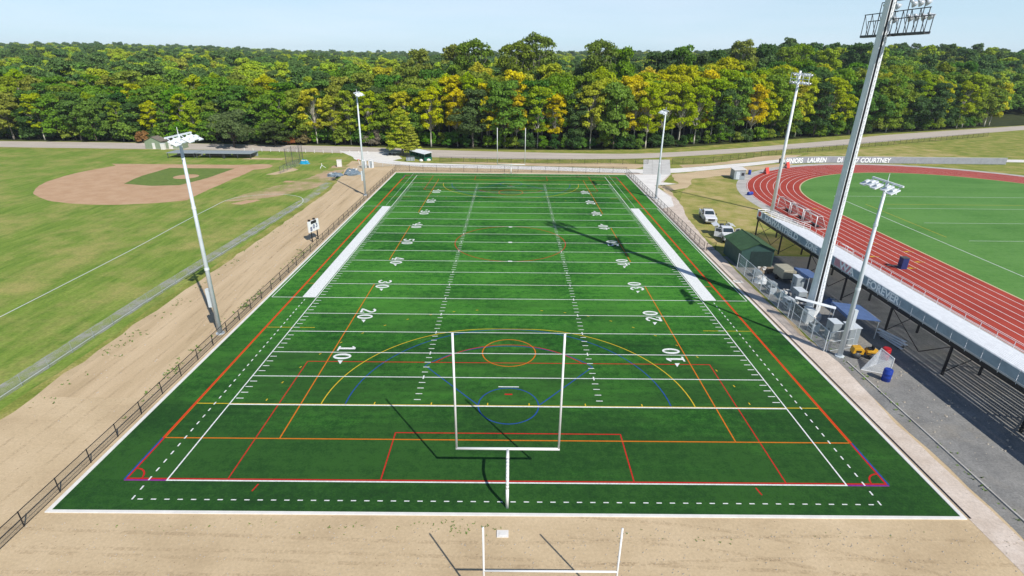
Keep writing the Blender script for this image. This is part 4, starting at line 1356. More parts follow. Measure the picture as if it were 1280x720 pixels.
# A-frame signs by the track
for (x, y, lab) in [(69.6, 116.8, 'red and white folding sign on the outside of the track bend'), (79.4, 125.6, 'red and white folding sign farther up, by the end of the lettered fence')]:
    t = thing('folding_sign', lab, 'sign', (x, y, 0), R(35), 'folding signs round the track bend')
    for s in (-1, 1):
        m = MB().box((0, 0, 0), (1.5, 0.04, 1.7), rx=0)
        o = m.build('panel', M['signred'], t)
        o.location = (0, s * 0.3, 0.82)
        o.rotation_euler = (R(-s * -18), 0, 0)
        MB().box((0, s * -0.03, 0.45), (1.35, 0.012, 0.35)).build('white_band', M['letter'], o)
        MB().box((0, s * -0.03, -0.4), (1.35, 0.012, 0.45)).build('white_band', M['letter'], o)
t = thing('trash_can', 'black trash can on the path beside the lettered fence', 'bin', (81.2, 133.6, 0))
MB().tube((0, 0, 0), (0, 0, 1.2), 0.4, 0.45, 14).build('body', M['black'], t, True)
MB().tube((0, 0, 1.2), (0, 0, 1.32), 0.5, 0.35, 14).build('lid', M['black'], t, True)

# lettered fence behind the track
LF = [(81.5, 131.2), (88, 133.0), (96, 134.3), (150, 134.3)]
t = fence('lettered_fence', 'grey windscreen fence with big white lettering behind the track bend', LF, 2.0, 2.5, M['galv'], M['chain_grey'], toprail=True)
ws = MB()
for a, b in zip(LF[:-1], LF[1:]):
    ws.quad((a[0], a[1] - 0.06, 0.1), (b[0], b[1] - 0.06, 0.1), (b[0], b[1] - 0.06, 1.96), (a[0], a[1] - 0.06, 1.96))
ws.build('windscreen', M['greybanner'], t, off=(81.5, 131.2, 0))
def on_fence(s, a, b, t0, size=1.45, sp=1.25):
    ang = math.atan2(b[1] - a[1], b[0] - a[0])
    p = Vector(a).lerp(Vector(b), t0)
    o = text_mesh(s, size, M['letter'], 'lettering', t, (p.x - 81.5 + 0.1 * math.sin(ang), p.y - 131.2 - 0.1, 0.32), (PI / 2, 0, ang))
    o.scale = (sp, 1, 1)
on_fence('SENIORS', LF[0], LF[1], 0.02, 1.9, 0.82)
on_fence('LAUREN', LF[1], LF[2], 0.12, 1.9, 0.9)
on_fence('DI SR. 27 COURTNEY', (98.6, 134.3), (108, 134.3), 0.0, 1.9, 0.9)

# play clock board by the left fence
t = thing('scoreboard', 'small white board with dark digits on two black legs by the left fence', 'scoreboard', (-32.4, 55.0, 0), R(-18))
for y in (-0.75, 0.75):
    MB().box((0, y, 0.85), (0.14, 0.14, 1.7)).build('leg', M['black'], t)
brd = MB().box((0, 0, 2.6), (0.22, 2.6, 1.8)).build('board', M['goalwhite'], t, bevel=0.02)
MB().box((0.125, 0.0, 3.22), (0.02, 1.35, 0.5)).build('display', M['black'], t)
for y, txt in ((0.62, '0'), (-0.05, '1'), (-0.75, '8')):
    pass
for k, (s_, y, z) in enumerate([('8', -0.98, 2.0), ('0', -0.28, 2.25), ('3', 0.42, 2.3)]):
    text_mesh(s_, 0.95, M['signblue'], 'digit', t, (0.118, y, z - 0.1), (PI / 2, 0, PI / 2))
for y in (-0.9, 0.3):
    MB().box((0, y, 3.68), (0.3, 0.3, 0.24)).build('horn', M['brownblack'], t)

# yard drain / utility lids
for (x, y, w, lab) in [(31.6, 38.6, 0.8, 'small square utility box in the right walkway'), (-0.27, -4.55, 0.5, 'pale square utility lid in the soil behind the near goal post')]:
    t = thing('utility_box', lab, 'utility lid', (x, y, 0))
    MB().box((0, 0, 0.03), (w * 1.5, w * 1.1, 0.08)).build('surround', M['concrete'], t)
    MB().box((0, 0, 0.08), (w * 0.9, w * 0.7, 0.03)).build('lid', M['asphalt'] if x > 0 else M['kerb'], t)

# tarpaulin piles, white box, tripod, debris on the left
def pile(name, label, loc, rx, ry, rz, mat, h, seed):
    rnd = random.Random(seed)
    m = MB()
    n_ = 20
    rings = []
    for z, f in ((0, 1.05), (0.35, 0.98), (0.7, 0.8), (0.95, 0.5), (1.0, 0.2)):
        ring = []
        for i in range(n_):
            a = 2 * PI * i / n_
            q = 0.85 + 0.3 * mnoise.noise(Vector((math.cos(a) * 2 + seed, math.sin(a) * 2, z * 2)))
            ring.append((rx * f * q * math.cos(a), ry * f * q * math.sin(a), h * z * (0.8 + 0.35 * mnoise.noise(Vector((a * 2, seed, z))))))
        rings.append(ring)
    t = thing(name, label, 'tarp pile', loc, rz)
    m.loft(rings).build('tarpaulin', mat, t)
    for k in range(5):
        a = rnd.random() * 6.28
        MB().box((rx * 0.5 * math.cos(a), ry * 0.5 * math.sin(a), h * 0.78), (0.35, 0.3, 0.22), rz=a).build('sandbag', M['kerb'], t)
    return t
pile('tarpaulin_pile', 'long blue-grey tarpaulin heap on the worn soil, the left one', (-45.2, 107.8, 0), 2.4, 1.4, 0.3, M['greytarp'], 1.0, 3)
pile('tarpaulin_pile', 'taller crumpled blue-grey tarpaulin heap near the far left light pole', (-41.5, 110.6, 0), 2.3, 2.8, 0.1, M['greytarp'], 1.5, 8)
t = thing('equipment_box', 'tall white box standing on the grass near the road junction', 'box', (-47.8, 120.6, 0), 0.15)
MB().box((0, 0, 0.95), (1.25, 0.9, 1.8)).build('body', M['kerb'], t, bevel=0.03)
MB().box((0, 0, 1.88), (1.35, 1.0, 0.07)).build('lid', M['goalwhite'], t)
t = thing('sign_post', 'short leaning white and red post near the road junction', 'post', (-43.2, 124.5, 0))
MB().tube((0, 0, 0), (-0.4, 0, 1.7), 0.09, n=6).build('post', M['kerb'], t)
MB().box((-0.3, 0, 1.3), (0.5, 0.06, 0.4), ry=-0.2).build('plate', M['signred'], t)
t = thing('sprinkler_stand', 'small white three-legged stand lying on the left grass', 'stand', (-52.0, 118.4, 0))
for a in (0.3, 2.4, 4.5):
    MB().tube((0, 0, 0.8), (0.95 * math.cos(a), 0.95 * math.sin(a), 0.03), 0.06, n=5).build('leg', M['goalwhite'], t)
MB().tube((0, 0, 0.7), (0, 0, 1.3), 0.08, n=6).build('head', M['goalwhite'], t)
t = pile('tarpaulin_pile', 'bright blue tarpaulin heap beside the backstop', (-59.0, 124.6, 0), 1.5, 0.9, 0.0, M['cyantarp'], 1.3, 5)
for (x, y, lab) in [(-40.6, 119.4, 'white portable cabin behind the far left light pole'), (-38.7, 119.6, 'second white portable cabin, just right of the far left light pole')]:
    t = thing('portable_toilet', lab, 'cabin', (x, y, 0), 0.1)
    MB().box((0, 0, 1.0), (1.25, 1.2, 1.95)).build('body', M['galv_w'], t, bevel=0.03)
    MB().prism([(-0.7, 1.98), (0.7, 1.98), (0, 2.25)], -0.68, 0.68).build('roof', M['goalwhite'], t)
    d = MB().box((0, -0.615, 1.0), (0.7, 0.03, 1.75)).build('door', M['greyblue'], t)
    MB().box((0.25, -0.64, 1.0), (0.06, 0.03, 0.15)).build('handle', M['darkgrey'], d)

# ------------------------------------------------------------------ pickups
def pickup(label, loc, rz, doors_open=False, utility=False):
    t = thing('pickup_truck', label, 'pickup', loc, rz, 'white pickups parked on the dry grass')
    w = 0.98
    arch = lambda cx: [(cx + 0.52 * math.cos(a), 0.48 + 0.5 * math.sin(a)) for a in [PI - PI * i / 8 for i in range(9)]]
    t.scale = (1.12, 1.08, 1.1)
    # +x is forward
    low = [(-2.85, 0.5), (-2.3, 0.42)] + [p for p in arch(-1.75)] + [(-1.2, 0.4), (1.25, 0.4)] + [p for p in arch(1.85)] + [(2.45, 0.42), (2.85, 0.5), (2.9, 0.85), (2.82, 1.08), (2.5, 1.18), (1.2, 1.28), (-0.75, 1.28), (-0.8, 1.26), (-2.88, 1.26)]
    MB().prism(low, -w, w).build('body', M['carwhite'], t, bevel=0.04)
    cabp = [(1.25, 1.27), (0.45, 1.86), (-0.55, 1.90), (-0.85, 1.82), (-0.95, 1.27)]
    cab = MB()
    n_ = len(cabp)
    ins = 0.14
    vs = []
    for s in (-1, 1):
        for (x, z) in cabp:
            vs.append((x, s * (w - 0.04 - (ins if z > 1.5 else 0)), z))
    cab.add(vs, [tuple(range(n_)), tuple(range(2 * n_ - 1, n_ - 1, -1))] + [(i, i + n_, (i + 1) % n_ + n_, (i + 1) % n_) for i in range(n_)])
    cab.build('cab', M['carwhite'], t, bevel=0.04)
    # glass
    e = 0.03
    MB().quad((1.17 + e, -0.80, 1.35 + e), (1.17 + e, 0.80, 1.35 + e), (0.53 + e, 0.70, 1.80 + e), (0.53 + e, -0.70, 1.80 + e)).build('windscreen', M['glass'], t)
    MB().quad((-0.93 - e, -0.72, 1.40), (-0.93 - e, 0.72, 1.40), (-0.87 - e, 0.66, 1.76), (-0.87 - e, -0.66, 1.76)).build('rear_window', M['glass'], t)
    for s in (-1, 1):
        MB().quad((0.95, s * (w + 0.0), 1.36), (0.08, s * (w + 0.0), 1.36), (0.08, s * (w - 0.145), 1.79), (0.42, s * (w - 0.145), 1.79)).build('side_window', M['glass'], t)
        MB().quad((-0.02, s * (w + 0.0), 1.36), (-0.82, s * (w + 0.0), 1.36), (-0.74, s * (w - 0.145), 1.79), (-0.02, s * (w - 0.145), 1.79)).build('side_window', M['glass'], t)
    MB().box((2.90, 0, 0.88), (0.06, 1.1, 0.3)).build('grille', M['black'], t)
    MB().box((2.92, 0, 0.56), (0.14, 1.85, 0.2)).build('bumper', M['chrome'], t, bevel=0.03)
    MB().box((-2.92, 0, 0.56), (0.14, 1.85, 0.2)).build('bumper', M['chrome'], t, bevel=0.03)
    for s in (-1, 1):
        MB().box((2.87, s * 0.76, 0.95), (0.08, 0.34, 0.24)).build('headlight', M['lampglass'], t)
        MB().box((-2.87, s * 0.86, 1.0), (0.06, 0.16, 0.36)).build('tail_light', M['redbin'], t)
        mrr = MB().box((0.95, s * 1.13, 1.40), (0.12, 0.22, 0.18)).build('mirror', M['black'], t)
        for x in (1.85, -1.75):
            wh = MB().tube((x, s * 0.72, 0.39), (x, s * 0.97, 0.39), 0.39, n=20).build('wheel', M['rubber'], t)
            MB().tube((x, s * 0.96, 0.39), (x, s * 0.985, 0.39), 0.23, n=14).build('rim', M['chrome'], wh)
    if utility:
        # service body with open lids and tools
        MB().bb((-2.85, -1.02, 0.95), (-1.05, -0.62, 1.6)).bb((-2.85, 0.62, 0.95), (-1.05, 1.02, 1.6)).build('tool_boxes', M['carwhite'], t, bevel=0.02)
        for s, tl_ in ((-1, 48), (1, 40)):
            l = MB().box((0, 0, 0), (1.7, 0.9, 0.05)).build('box_lid', M['carwhite'], t)
            l.location = (-1.95, s * 1.28, 1.72)
            l.rotation_euler = (R(s * -14), 0, 0)
        tb = MB()
        rnd = random.Random(3)
        for k in range(9):
            tb.box((-2.6 + 0.2 * k, rnd.uniform(-0.4, 0.4), 1.35 + rnd.uniform(0, 0.15)), (0.22, 0.3, 0.35), rz=rnd.random())
        tb.build('tools', M['darkgrey'], t)
        rk = MB()
        for x in (-2.7, -1.15):
            rk.path([(x, -0.7, 1.6), (x, -0.7, 2.05), (x, 0.7, 2.05), (x, 0.7, 1.6)], 0.035, 6)
        rk.build('ladder_rack', M['black'], t)
    else:
        MB().bb((-2.78, -0.82, 1.262), (-1.05, 0.82, 1.268)).build('bed_floor', M['darkgrey'], t)
        for s in (-1, 1):
            MB().box((-1.9, s * 0.9, 1.3), (1.85, 0.12, 0.07)).build('bed_rail', M['carwhite'], t)
        MB().box((-1.3, 0, 1.42), (0.45, 1.6, 0.3)).build('cross_box', M['galv'], t, bevel=0.02)
        MB().path([(-1.0, -0.75, 1.9), (-1.0, 0.75, 1.9)], 0.05, 6).build('beacon_bar', M['darkgrey'], t)
    if doors_open:
        for s in (-1, 1):
            d = MB()
            d.bb((-1.05, -0.04, 0.5), (0.0, 0.04, 1.28))
            d.box((-0.5, 0, 1.84), (0.8, 0.05, 0.05)).box((-0.93, 0, 1.55), (0.06, 0.05, 0.58)).box((-0.08, 0, 1.53), (0.06, 0.05, 0.55))
            o = d.build('door', M['carwhite'], t)
            o.location = (1.0, s * 1.02, 0)
            o.rotation_euler = (0, 0, R(-s * 62))
            MB().bb((-0.9, -0.015, 1.3), (-0.12, 0.015, 1.8)).build('door_window', M['glass'], o)
    return t
pickup('white pickup parked alone on the dry grass, facing the shed', (37.7, 69.6, 0), R(-97))
pickup('white service pickup with both doors open beside the green shed', (37.0, 58.3, 0), R(-95), True, True)

# ------------------------------------------------------------------ machine yard
t = thing('tank_trailer', 'tan box-shaped tank trailer behind the yard fence', 'trailer', (38.3, 39.6, 0), R(4))
MB().box((0, 0, 1.25), (1.9, 2.6, 1.3)).build('tank', M['tan'], t, bevel=0.08)
MB().box((0, 0, 0.5), (1.7, 3.0, 0.14)).build('chassis', M['darkgrey'], t)
for s in (-1, 1):
    MB().tube((s * 0.8, 0.2, 0.36), (s * 1.0, 0.2, 0.36), 0.36, n=14).build('wheel', M['rubber'], t)
MB().tube((0, -1.5, 0.5), (-0.2, -2.7, 0.45), 0.05, n=6).build('tow_bar', M['darkgrey'], t)
t = thing('lumber_stack', 'stack of weathered planks beside the green shed', 'planks', (38.4, 42.4, 0), R(2))
rnd = random.Random(5)
for k in range(9):
    MB().box((rnd.uniform(-0.2, 0.2), -0.5 + 0.28 * (k % 4), 0.12 + 0.16 * (k // 4) + 0.3), (3.2 + rnd.uniform(-0.4, 0.4), 0.22, 0.12), rz=rnd.uniform(-0.05, 0.05)).build('plank', M['wood'], t)
for x in (-1.1, 1.1):
    MB().box((x, 0, 0.15), (0.15, 1.4, 0.3)).build('bearer', M['wood'], t)
def cabinet(label, loc, d, mat, rz=0.0, cat='cabinet'):
    t = thing('electrical_cabinet', label, cat, loc, rz, 'grey cabinets in the machine yard')
    MB().box((0, 0, 0.06), (d[0] + 0.2, d[1] + 0.2, 0.14)).build('plinth', M['concrete'], t)
    MB().box((0, 0, 0.14 + d[2] / 2), d).build('body', mat, t, bevel=0.05)
    MB().box((0, 0, 0.18 + d[2]), (d[0] + 0.1, d[1] + 0.1, 0.07)).build('top', M['galv'], t)
    for s in (-1, 1):
        dd = MB().box((-d[0] / 2 - 0.012, s * d[1] / 4, 0.14 + d[2] / 2), (0.024, d[1] / 2 - 0.05, d[2] - 0.15)).build('door', mat, t)
        MB().box((-d[0] / 2 - 0.04, s * 0.08, 0.2 + d[2] / 2), (0.04, 0.03, 0.2)).build('handle', M['darkgrey'], dd)
cabinet('pale grey cabinet left of the near light pole, behind the gate', (35.6, 22.4, 0), (0.9, 1.3, 1.9), M['greyblue'])
cabinet('grey cabinet right behind the near light pole', (36.9, 21.4, 0), (1.1, 1.5, 1.95), M['greyblue'])
cabinet('tall blue-grey cabinet at the foot of the monopole tower', (37.9, 35.1, 0), (1.0, 1.2, 2.1), M['greyblue'])
cabinet('low blue-grey cabinet between the tall cabinet and the tower', (36.8, 32.3, 0), (1.0, 1.6, 1.4), M['greyblue'])
cabinet('small pale cabinet under the white slatted canopy', (34.9, 26.3, 0), (0.8, 1.0, 1.6), M['galv'])

def canopy(label, loc, w, d, h, mat, rz=0.0, tilt=0.15):
    t = thing('canopy', label, 'canopy', loc, rz)
    MB().prism([(-w / 2, h + tilt), (w / 2, h - tilt), (w / 2, h - tilt + 0.06), (-w / 2, h + tilt + 0.06)], -d / 2, d / 2).build('roof', mat, t)
    MB().prism([(-w / 2 - 0.02, h + tilt - 0.25), (-w / 2 - 0.005, h + tilt - 0.25), (-w / 2 - 0.005, h + tilt - 0.01), (-w / 2 - 0.02, h + tilt - 0.01)], -d / 2, d / 2).build('valance', mat, t)
    for sx in (-1, 1):
        for sy in (-1, 1):
            MB().tube((sx * (w / 2 - 0.1), sy * (d / 2 - 0.1), 0), (sx * (w / 2 - 0.1), sy * (d / 2 - 0.1), h - sx * tilt * 0.9), 0.035, n=6).build('pole', M['galv'], t)
    return t
canopy('dusty blue canopy behind the near light pole, under the grandstand', (38.9, 24.4, 0), 3.3, 4.2, 2.3, M['bluetarp'], R(-4))
canopy('dusty blue canopy left of the monopole tower', (39.3, 35.6, 0), 2.0, 3.6, 2.5, M['bluetarp'], R(3))
canopy('narrow white slatted canopy in front of the tower foot', (35.1, 25.9, 0), 4.2, 0.7, 2.65, M['galv_w'], R(-32))
# electric cart, stacked chairs and pallets in the shade
t = thing('utility_cart', 'dark utility cart parked under the slatted canopy', 'cart', (35.2, 28.6, 0), R(80))
MB().box((0, 0, 0.6), (2.4, 1.2, 0.35)).build('body', M['darkgrey'], t, bevel=0.06)
MB().box((-0.1, 0, 0.95), (0.6, 1.1, 0.3)).build('seat', M['black'], t, bevel=0.05)
MB().prism([(-0.8, 1.78), (0.9, 1.78), (0.9, 1.84), (-0.8, 1.84)], -0.6, 0.6).build('roof', M['black'], t)
for x in (-0.7, 0.8):
    for s in (-1, 1):
        MB().tube((x, s * 0.55, 0.8), (x, s * 0.55, 1.78), 0.025, n=5).build('roof_post', M['darkgrey'], t)
        MB().tube((x, s * 0.5, 0.26), (x, s * 0.68, 0.26), 0.26, n=12).build('wheel', M['rubber'], t)
for k, (x, y, lab) in enumerate([(35.0, 40.6, 'pallet of grey blocks just behind the yard fence, nearest the shed'), (35.2, 36.4, 'pallet of grey blocks halfway along the yard fence'),
                                  (35.0, 31.2, 'pallet of pale sacks by the yard fence near the tower')]):
    t = thing('loaded_pallet', lab, 'pallet', (x, y, 0), 0.1 * k, 'loaded pallets behind the yard fence')
    pm_ = MB()
    for j in range(5):
        pm_.box((-0.45 + 0.225 * j, 0, 0.13), (0.14, 1.2, 0.03))
    for j in (-0.5, 0, 0.5):
        pm_.box((0, j, 0.06), (1.0, 0.1, 0.1))
    pm_.build('pallet', M['wood'], t)
    ld = MB()
    rnd = random.Random(20 + k)
    for a in range(3):
        for b in range(3):
            for c in range(3):
                ld.box((-0.32 + 0.32 * a, -0.36 + 0.36 * b, 0.28 + 0.25 * c), (0.3, 0.33, 0.22), rz=rnd.uniform(-0.06, 0.06))
    ld.build('load', M['greyblue'] if k < 2 else M['galv'], t)
for k, (x, y, m_, lab) in enumerate([(34.6, 38.4, 'galv_w', 'white plastic wrapped bundle between the two block pallets'), (35.6, 33.6, 'greytarp', 'crumpled grey tarpaulin heap by the yard fence'),
                                    (36.9, 30.2, 'galv_w', 'white wrapped bundle at the foot of the monopole tower'), (36.3, 42.1, 'wood', 'heap of old timber offcuts beside the green shed wall'),
                                    (40.2, 31.0, 'bluetarp', 'blue tarpaulin heap behind the monopole tower')]):
    po = pile('wrapped_bundle' if m_ != 'wood' else 'timber_heap', lab, (x, y, 0), 1.0, 0.8, 0.4 * k, M[m_], 1.0, 30 + k)
    po['category'] = 'timber heap' if m_ == 'wood' else 'bundle'
for k, (x, y, lab) in enumerate([(34.5, 29.9, 'square grey fan unit just behind the yard fence by the cart'), (34.5, 24.1, 'square grey fan unit by the yard fence, nearest the gate'), (34.4, 34.6, 'square grey fan unit by the yard fence beside the tarpaulin heap')]):
    t = thing('fan_unit', lab, 'fan unit', (x, y, 0), 0, 'grey fan units along the yard fence')
    MB().box((0, 0, 0.5), (0.85, 0.95, 0.9)).build('casing', M['galv'], t, bevel=0.03)
    MB().tube((0, 0, 0.95), (0, 0, 0.98), 0.36, n=18).build('fan_guard', M['darkgrey'], t)
    MB().box((-0.435, 0, 0.5), (0.02, 0.7, 0.6)).build('grille', M['darkgrey'], t)
# yellow articulated roller
t = thing('compact_roller', 'small yellow articulated roller parked in the gravel by the near light pole', 'roller', (36.6, 18.2, 0), R(-10))
for x in (-0.78, 0.78):
    MB().tube((x, -0.45, 0.36), (x, 0.45, 0.36), 0.36, n=20).build('drum', M['darkgrey'], t, True)
MB().prism([(-1.25, 0.55), (-0.2, 0.5), (-0.15, 1.0), (-0.45, 1.25), (-1.15, 1.15)], -0.42, 0.42).build('engine_cover', M['machyellow'], t, bevel=0.05)
MB().prism([(0.1, 0.55), (1.25, 0.6), (1.3, 0.95), (0.6, 1.0), (0.45, 1.05), (0.1, 0.95)], -0.42, 0.42).build('rear_body', M['machyellow'], t, bevel=0.05)
MB().box((-0.7, -0.43, 0.85), (0.5, 0.03, 0.22)).build('vent', M['black'], t)
MB().box((0.55, -0.43, 0.72), (0.9, 0.03, 0.12)).build('step', M['black'], t)
MB().box((0.5, 0, 1.12), (0.4, 0.5, 0.14)).box((0.7, 0, 1.3), (0.1, 0.5, 0.35)).build('seat', M['black'], t)
MB().tube((0.0, 0, 0.9), (0.12, 0, 1.3), 0.03, n=6).build('steering_column', M['black'], t)
MB().box((0, 0, 0.55), (0.5, 0.3, 0.2)).build('hinge', M['darkgrey'], t)
# white net goal
t = thing('lacrosse_goal', 'white net goal with a pointed back standing in the gravel near the right edge', 'goal', (37.2, 15.0, 0))
MB().path([(0, -0.1, 0.03), (0, -0.1, 1.83), (0, 1.9, 1.83), (0, 1.9, 0.03)], 0.045, 8).path([(0, -0.1, 0.03), (-2.25, 0.8, 0.03), (0, 1.9, 0.03)], 0.03, 6).build('frame', M['goalwhite'], t)
ntm = MB()
ntm.quad((0, -0.1, 1.83), (0, 1.9, 1.83), (-2.25, 0.8, 0.05), (-2.2, 0.75, 0.05))
ntm.add([(0, -0.1, 0.05), (0, -0.1, 1.83), (-2.25, 0.8, 0.05)], [(0, 1, 2)]).add([(0, 1.9, 0.05), (0, 1.9, 1.83), (-2.25, 0.8, 0.05)], [(0, 1, 2)])
ntm.build('net', M['net_white'], t)
# folded benches and a snack table on the right, under the stand
t = thing('stacked_benches', 'stack of pale benches lying under the grandstand near the right edge', 'benches', (41.4, 21.2, 0), R(12))
for k in range(4):
    MB().box((0.1 * k, 0.35 * (k % 2), 0.25 + 0.2 * k), (0.3, 3.2, 0.06), rz=0.07 * k - 0.1).build('bench', M['galv_w'], t)
for y in (-1.1, 1.1):
    MB().box((0.2, y, 0.1), (0.8, 0.08, 0.22)).build('trestle', M['darkgrey'], t)
kr = MB().bb((34.42, -30, -0.02), (34.54, 17.3, 0.1)).build('kerb_edge', M['asphalt'])
struct(kr, 'thin grey kerb between walkway and gravel')
# navy timing stand at the track
t = thing('timing_stand', 'navy podium on the edge of the running track by the right edge', 'podium', (58.2, 44.4, 0))
MB().box((0, 0, 0.85), (0.9, 0.9, 1.7)).build('body', M['signblue'], t, bevel=0.03)
MB().box((0, 0, 1.73), (1.0, 1.0, 0.06)).build('top', M['darkgrey'], t)
MB().box((-1.4, 0, 0.5), (1.8, 0.12, 0.1)).build('arm', M['darkgrey'], t)

# ------------------------------------------------------------------ trees
NPR = np.random.RandomState(11)

def leaf_mesh(name, cent, rad, nleaf, size, seed, flat=0.0, holes=0.0, mat='leaf'):
    """cent: lobe centres (n,3); rad: lobe radii (n,3). Leaf clumps are small bent faces spread in the outer shell of each lobe."""
    rs = np.random.RandomState(seed)
    cent = np.array(cent, float)
    rad = np.array(rad, float)
    wgt = (rad[:, 0] * rad[:, 1]) ** 1.0
    wgt = wgt / wgt.sum()
    li = rs.choice(len(cent), nleaf, p=wgt)
    d = rs.normal(size=(nleaf, 3))
    d /= np.linalg.norm(d, axis=1)[:, None]
    d[:, 2] = np.where(d[:, 2] < -0.3, -d[:, 2] * 0.8, d[:, 2])
    sh = rs.uniform(0.55, 1.06, nleaf) ** 0.7
    p = cent[li] + d * rad[li] * sh[:, None]
    p += rs.normal(scale=size * 0.35, size=p.shape)
    nrm = d * 0.8 + rs.normal(scale=0.55, size=(nleaf, 3)) + np.array([0, 0, 0.35 + flat])
    nrm /= np.linalg.norm(nrm, axis=1)[:, None]
    a = rs.normal(size=(nleaf, 3))
    u = np.cross(nrm, a)
    u /= np.linalg.norm(u, axis=1)[:, None]
    w = np.cross(nrm, u)
    s = size * rs.uniform(0.55, 1.35, nleaf)[:, None]
    asp = rs.uniform(0.55, 1.0, nleaf)[:, None]
    bend = nrm * s * 0.28
    # five-cornered ragged clump
    v0 = p + u * s
    v1 = p + w * s * asp + bend * 0.5
    v2 = p - u * s * 0.9 - bend
    v3 = p - w * s * asp + bend * 0.3
    co = np.stack([v0, v1, v2, v3], 1).reshape(-1, 3)
    me = bpy.data.meshes.new(name)
    me.vertices.add(len(co))
    me.vertices.foreach_set('co', co.astype(np.float32).ravel())
    me.loops.add(nleaf * 4)
    me.loops.foreach_set('vertex_index', np.arange(nleaf * 4, dtype=np.int32))
    me.polygons.add(nleaf)
    me.polygons.foreach_set('loop_start', (np.arange(nleaf) * 4).astype(np.int32))
    me.update(calc_edges=True)
    at = me.attributes.new('tint', 'FLOAT', 'FACE')
    lob = rs.uniform(0, 1, len(cent))[li]
    tv = np.clip(0.55 * rs.uniform(0, 1, nleaf) + 0.45 * lob, 0, 1)
    at.data.foreach_set('value', tv.astype(np.float32))
    me.materials.append(M[mat])
    return me

def limb_mesh(name, H, r0, cents, mat, seed, lean=0.0, fork=0.35, forks=1):
    rnd = random.Random(seed)
    mb = MB()
    top = Vector((lean * H, 0, H * 0.82))
    n_ = 6
    pts = []
    for i in range(n_ + 1):
        t = i / n_
        pts.append(Vector((lean * H * t + rnd.uniform(-.15, .15) * t, rnd.uniform(-.15, .15) * t, H * 0.82 * t)))
    rr = [r0 * (1.25 if i == 0 else 1.0) * (1 - 0.80 * i / n_) for i in range(n_ + 1)]
    for i in range(n_):
        mb.tube(pts[i], pts[i + 1], rr[i], rr[i + 1], 7, cap=(i in (0, n_ - 1)))
    for c in cents:
        c = Vector(c)
        t = min(0.9, max(fork, (c.z / H) * 0.72))
        k = min(n_ - 1, int(t * n_))
        a = pts[k].lerp(pts[k + 1], t * n_ - k)
        m = a.lerp(c, 0.5) + Vector((0, 0, 0.08 * (c - a).length))
        rb = r0 * 0.42 * (1 - 0.5 * t)
        mb.tube(a, m, rb, rb * 0.65, 5, cap=False)
        mb.tube(m, c, rb * 0.65, rb * 0.22, 5, cap=False)
    me = bpy.data.meshes.new(name)
    me.from_pydata(mb.v, [], mb.f)
    me.materials.append(mat)
    me.polygons.foreach_set('use_smooth', [True] * len(me.polygons))
    return me

def lobes(rnd, H, Rr, z0, n, lr, top_round=1.0, vs=0.75):
    c, r = [], []
    for i in range(n):
        for _ in range(30):
            t = rnd.random()
            z = z0 + (H - z0) * t
            env = Rr * math.sqrt(max(0.1, 1 - ((t - 0.44) / 0.62) ** 2)) * rnd.choice([1, 1, 0.9, 1.12])
            a = rnd.random() * 2 * PI
            q = env * rnd.uniform(0.45, 1.0)
            p = (q * math.cos(a), q * math.sin(a), z)
            if all((p[0] - k[0]) ** 2 + (p[1] - k[1]) ** 2 + (p[2] - k[2]) ** 2 > (lr * 0.75) ** 2 for k in c):
                break
        k = lr * rnd.uniform(0.7, 1.25)
        c.append(p)
        r.append((k * rnd.uniform(0.9, 1.25), k * rnd.uniform(0.9, 1.25), k * vs))
    c.append((0, 0, H - lr * 0.6)); r.append((lr, lr, lr * vs))
    return c, r

PROTO = {}
def proto(key, H, Rr, z0, n, lr, nleaf, size, tr, bark, seed, vs=0.75, flat=0.0, core=True, lean=0.0, shape=1.0):
    rnd = random.Random(seed)
    c, r = lobes(rnd, H, Rr, z0, n, lr, shape, vs)
    cl = list(c)
    if core:   # inner shade foliage so the crown is not hollow
        c = c + [(0, 0, z0 + (H - z0) * 0.45)]
        r = r + [(Rr * 0.55, Rr * 0.55, (H - z0) * 0.36)]
    me = leaf_mesh('crown_' + key, c, r, nleaf, size, seed, flat)
    tm_ = limb_mesh('trunk_' + key, H, tr, cl, M[bark], seed, lean)
    PROTO[key] = (me, tm_, H, Rr)

# broad green trees
proto('broad1', 17, 5.6, 4.0, 40, 1.6, 8000, 0.34, 0.30, 'bark', 1)
proto('broad2', 19, 6.2, 4.5, 46, 1.7, 9000, 0.35, 0.34, 'bark', 2)
proto('broad3', 15, 5.2, 3.0, 34, 1.6, 7000, 0.33, 0.26, 'bark_dark', 3)
# clumpy yellowing trees with bare pale stems
proto('clump1', 20, 4.6, 7.0, 52, 1.15, 7600, 0.31, 0.22, 'bark_pale', 4, 0.9, core=False)
proto('clump2', 21, 5.0, 6.5, 58, 1.2, 8400, 0.31, 0.24, 'bark_pale', 5, 0.9, core=False)
proto('clump3', 18, 4.2, 5.5, 44, 1.2, 6600, 0.30, 0.20, 'bark_pale', 6, 0.85, core=False)
# dark dense trees
proto('dark1', 21, 5.4, 4.0, 46, 1.6, 8400, 0.34, 0.34, 'bark_dark', 7, 0.85)
proto('dark2', 23, 5.0, 5.0, 46, 1.5, 8400, 0.34, 0.34, 'bark_dark', 8, 0.9)
# tall open sycamores with white limbs
proto('tall1', 31, 6.2, 13.0, 64, 1.75, 8000, 0.42, 0.48, 'bark_pale', 9, 0.9, core=True)
proto('tall2', 34, 6.6, 14.0, 70, 1.8, 8500, 0.42, 0.52, 'bark_pale', 10, 0.9, core=True)
proto('shrub1', 5.0, 3.0, 0.6, 12, 1.3, 2000, 0.30, 0.10, 'bark_dark', 12, 0.8)
proto('shrub2', 6.5, 2.6, 0.8, 12, 1.2, 2000, 0.30, 0.10, 'bark_dark', 13, 0.9)

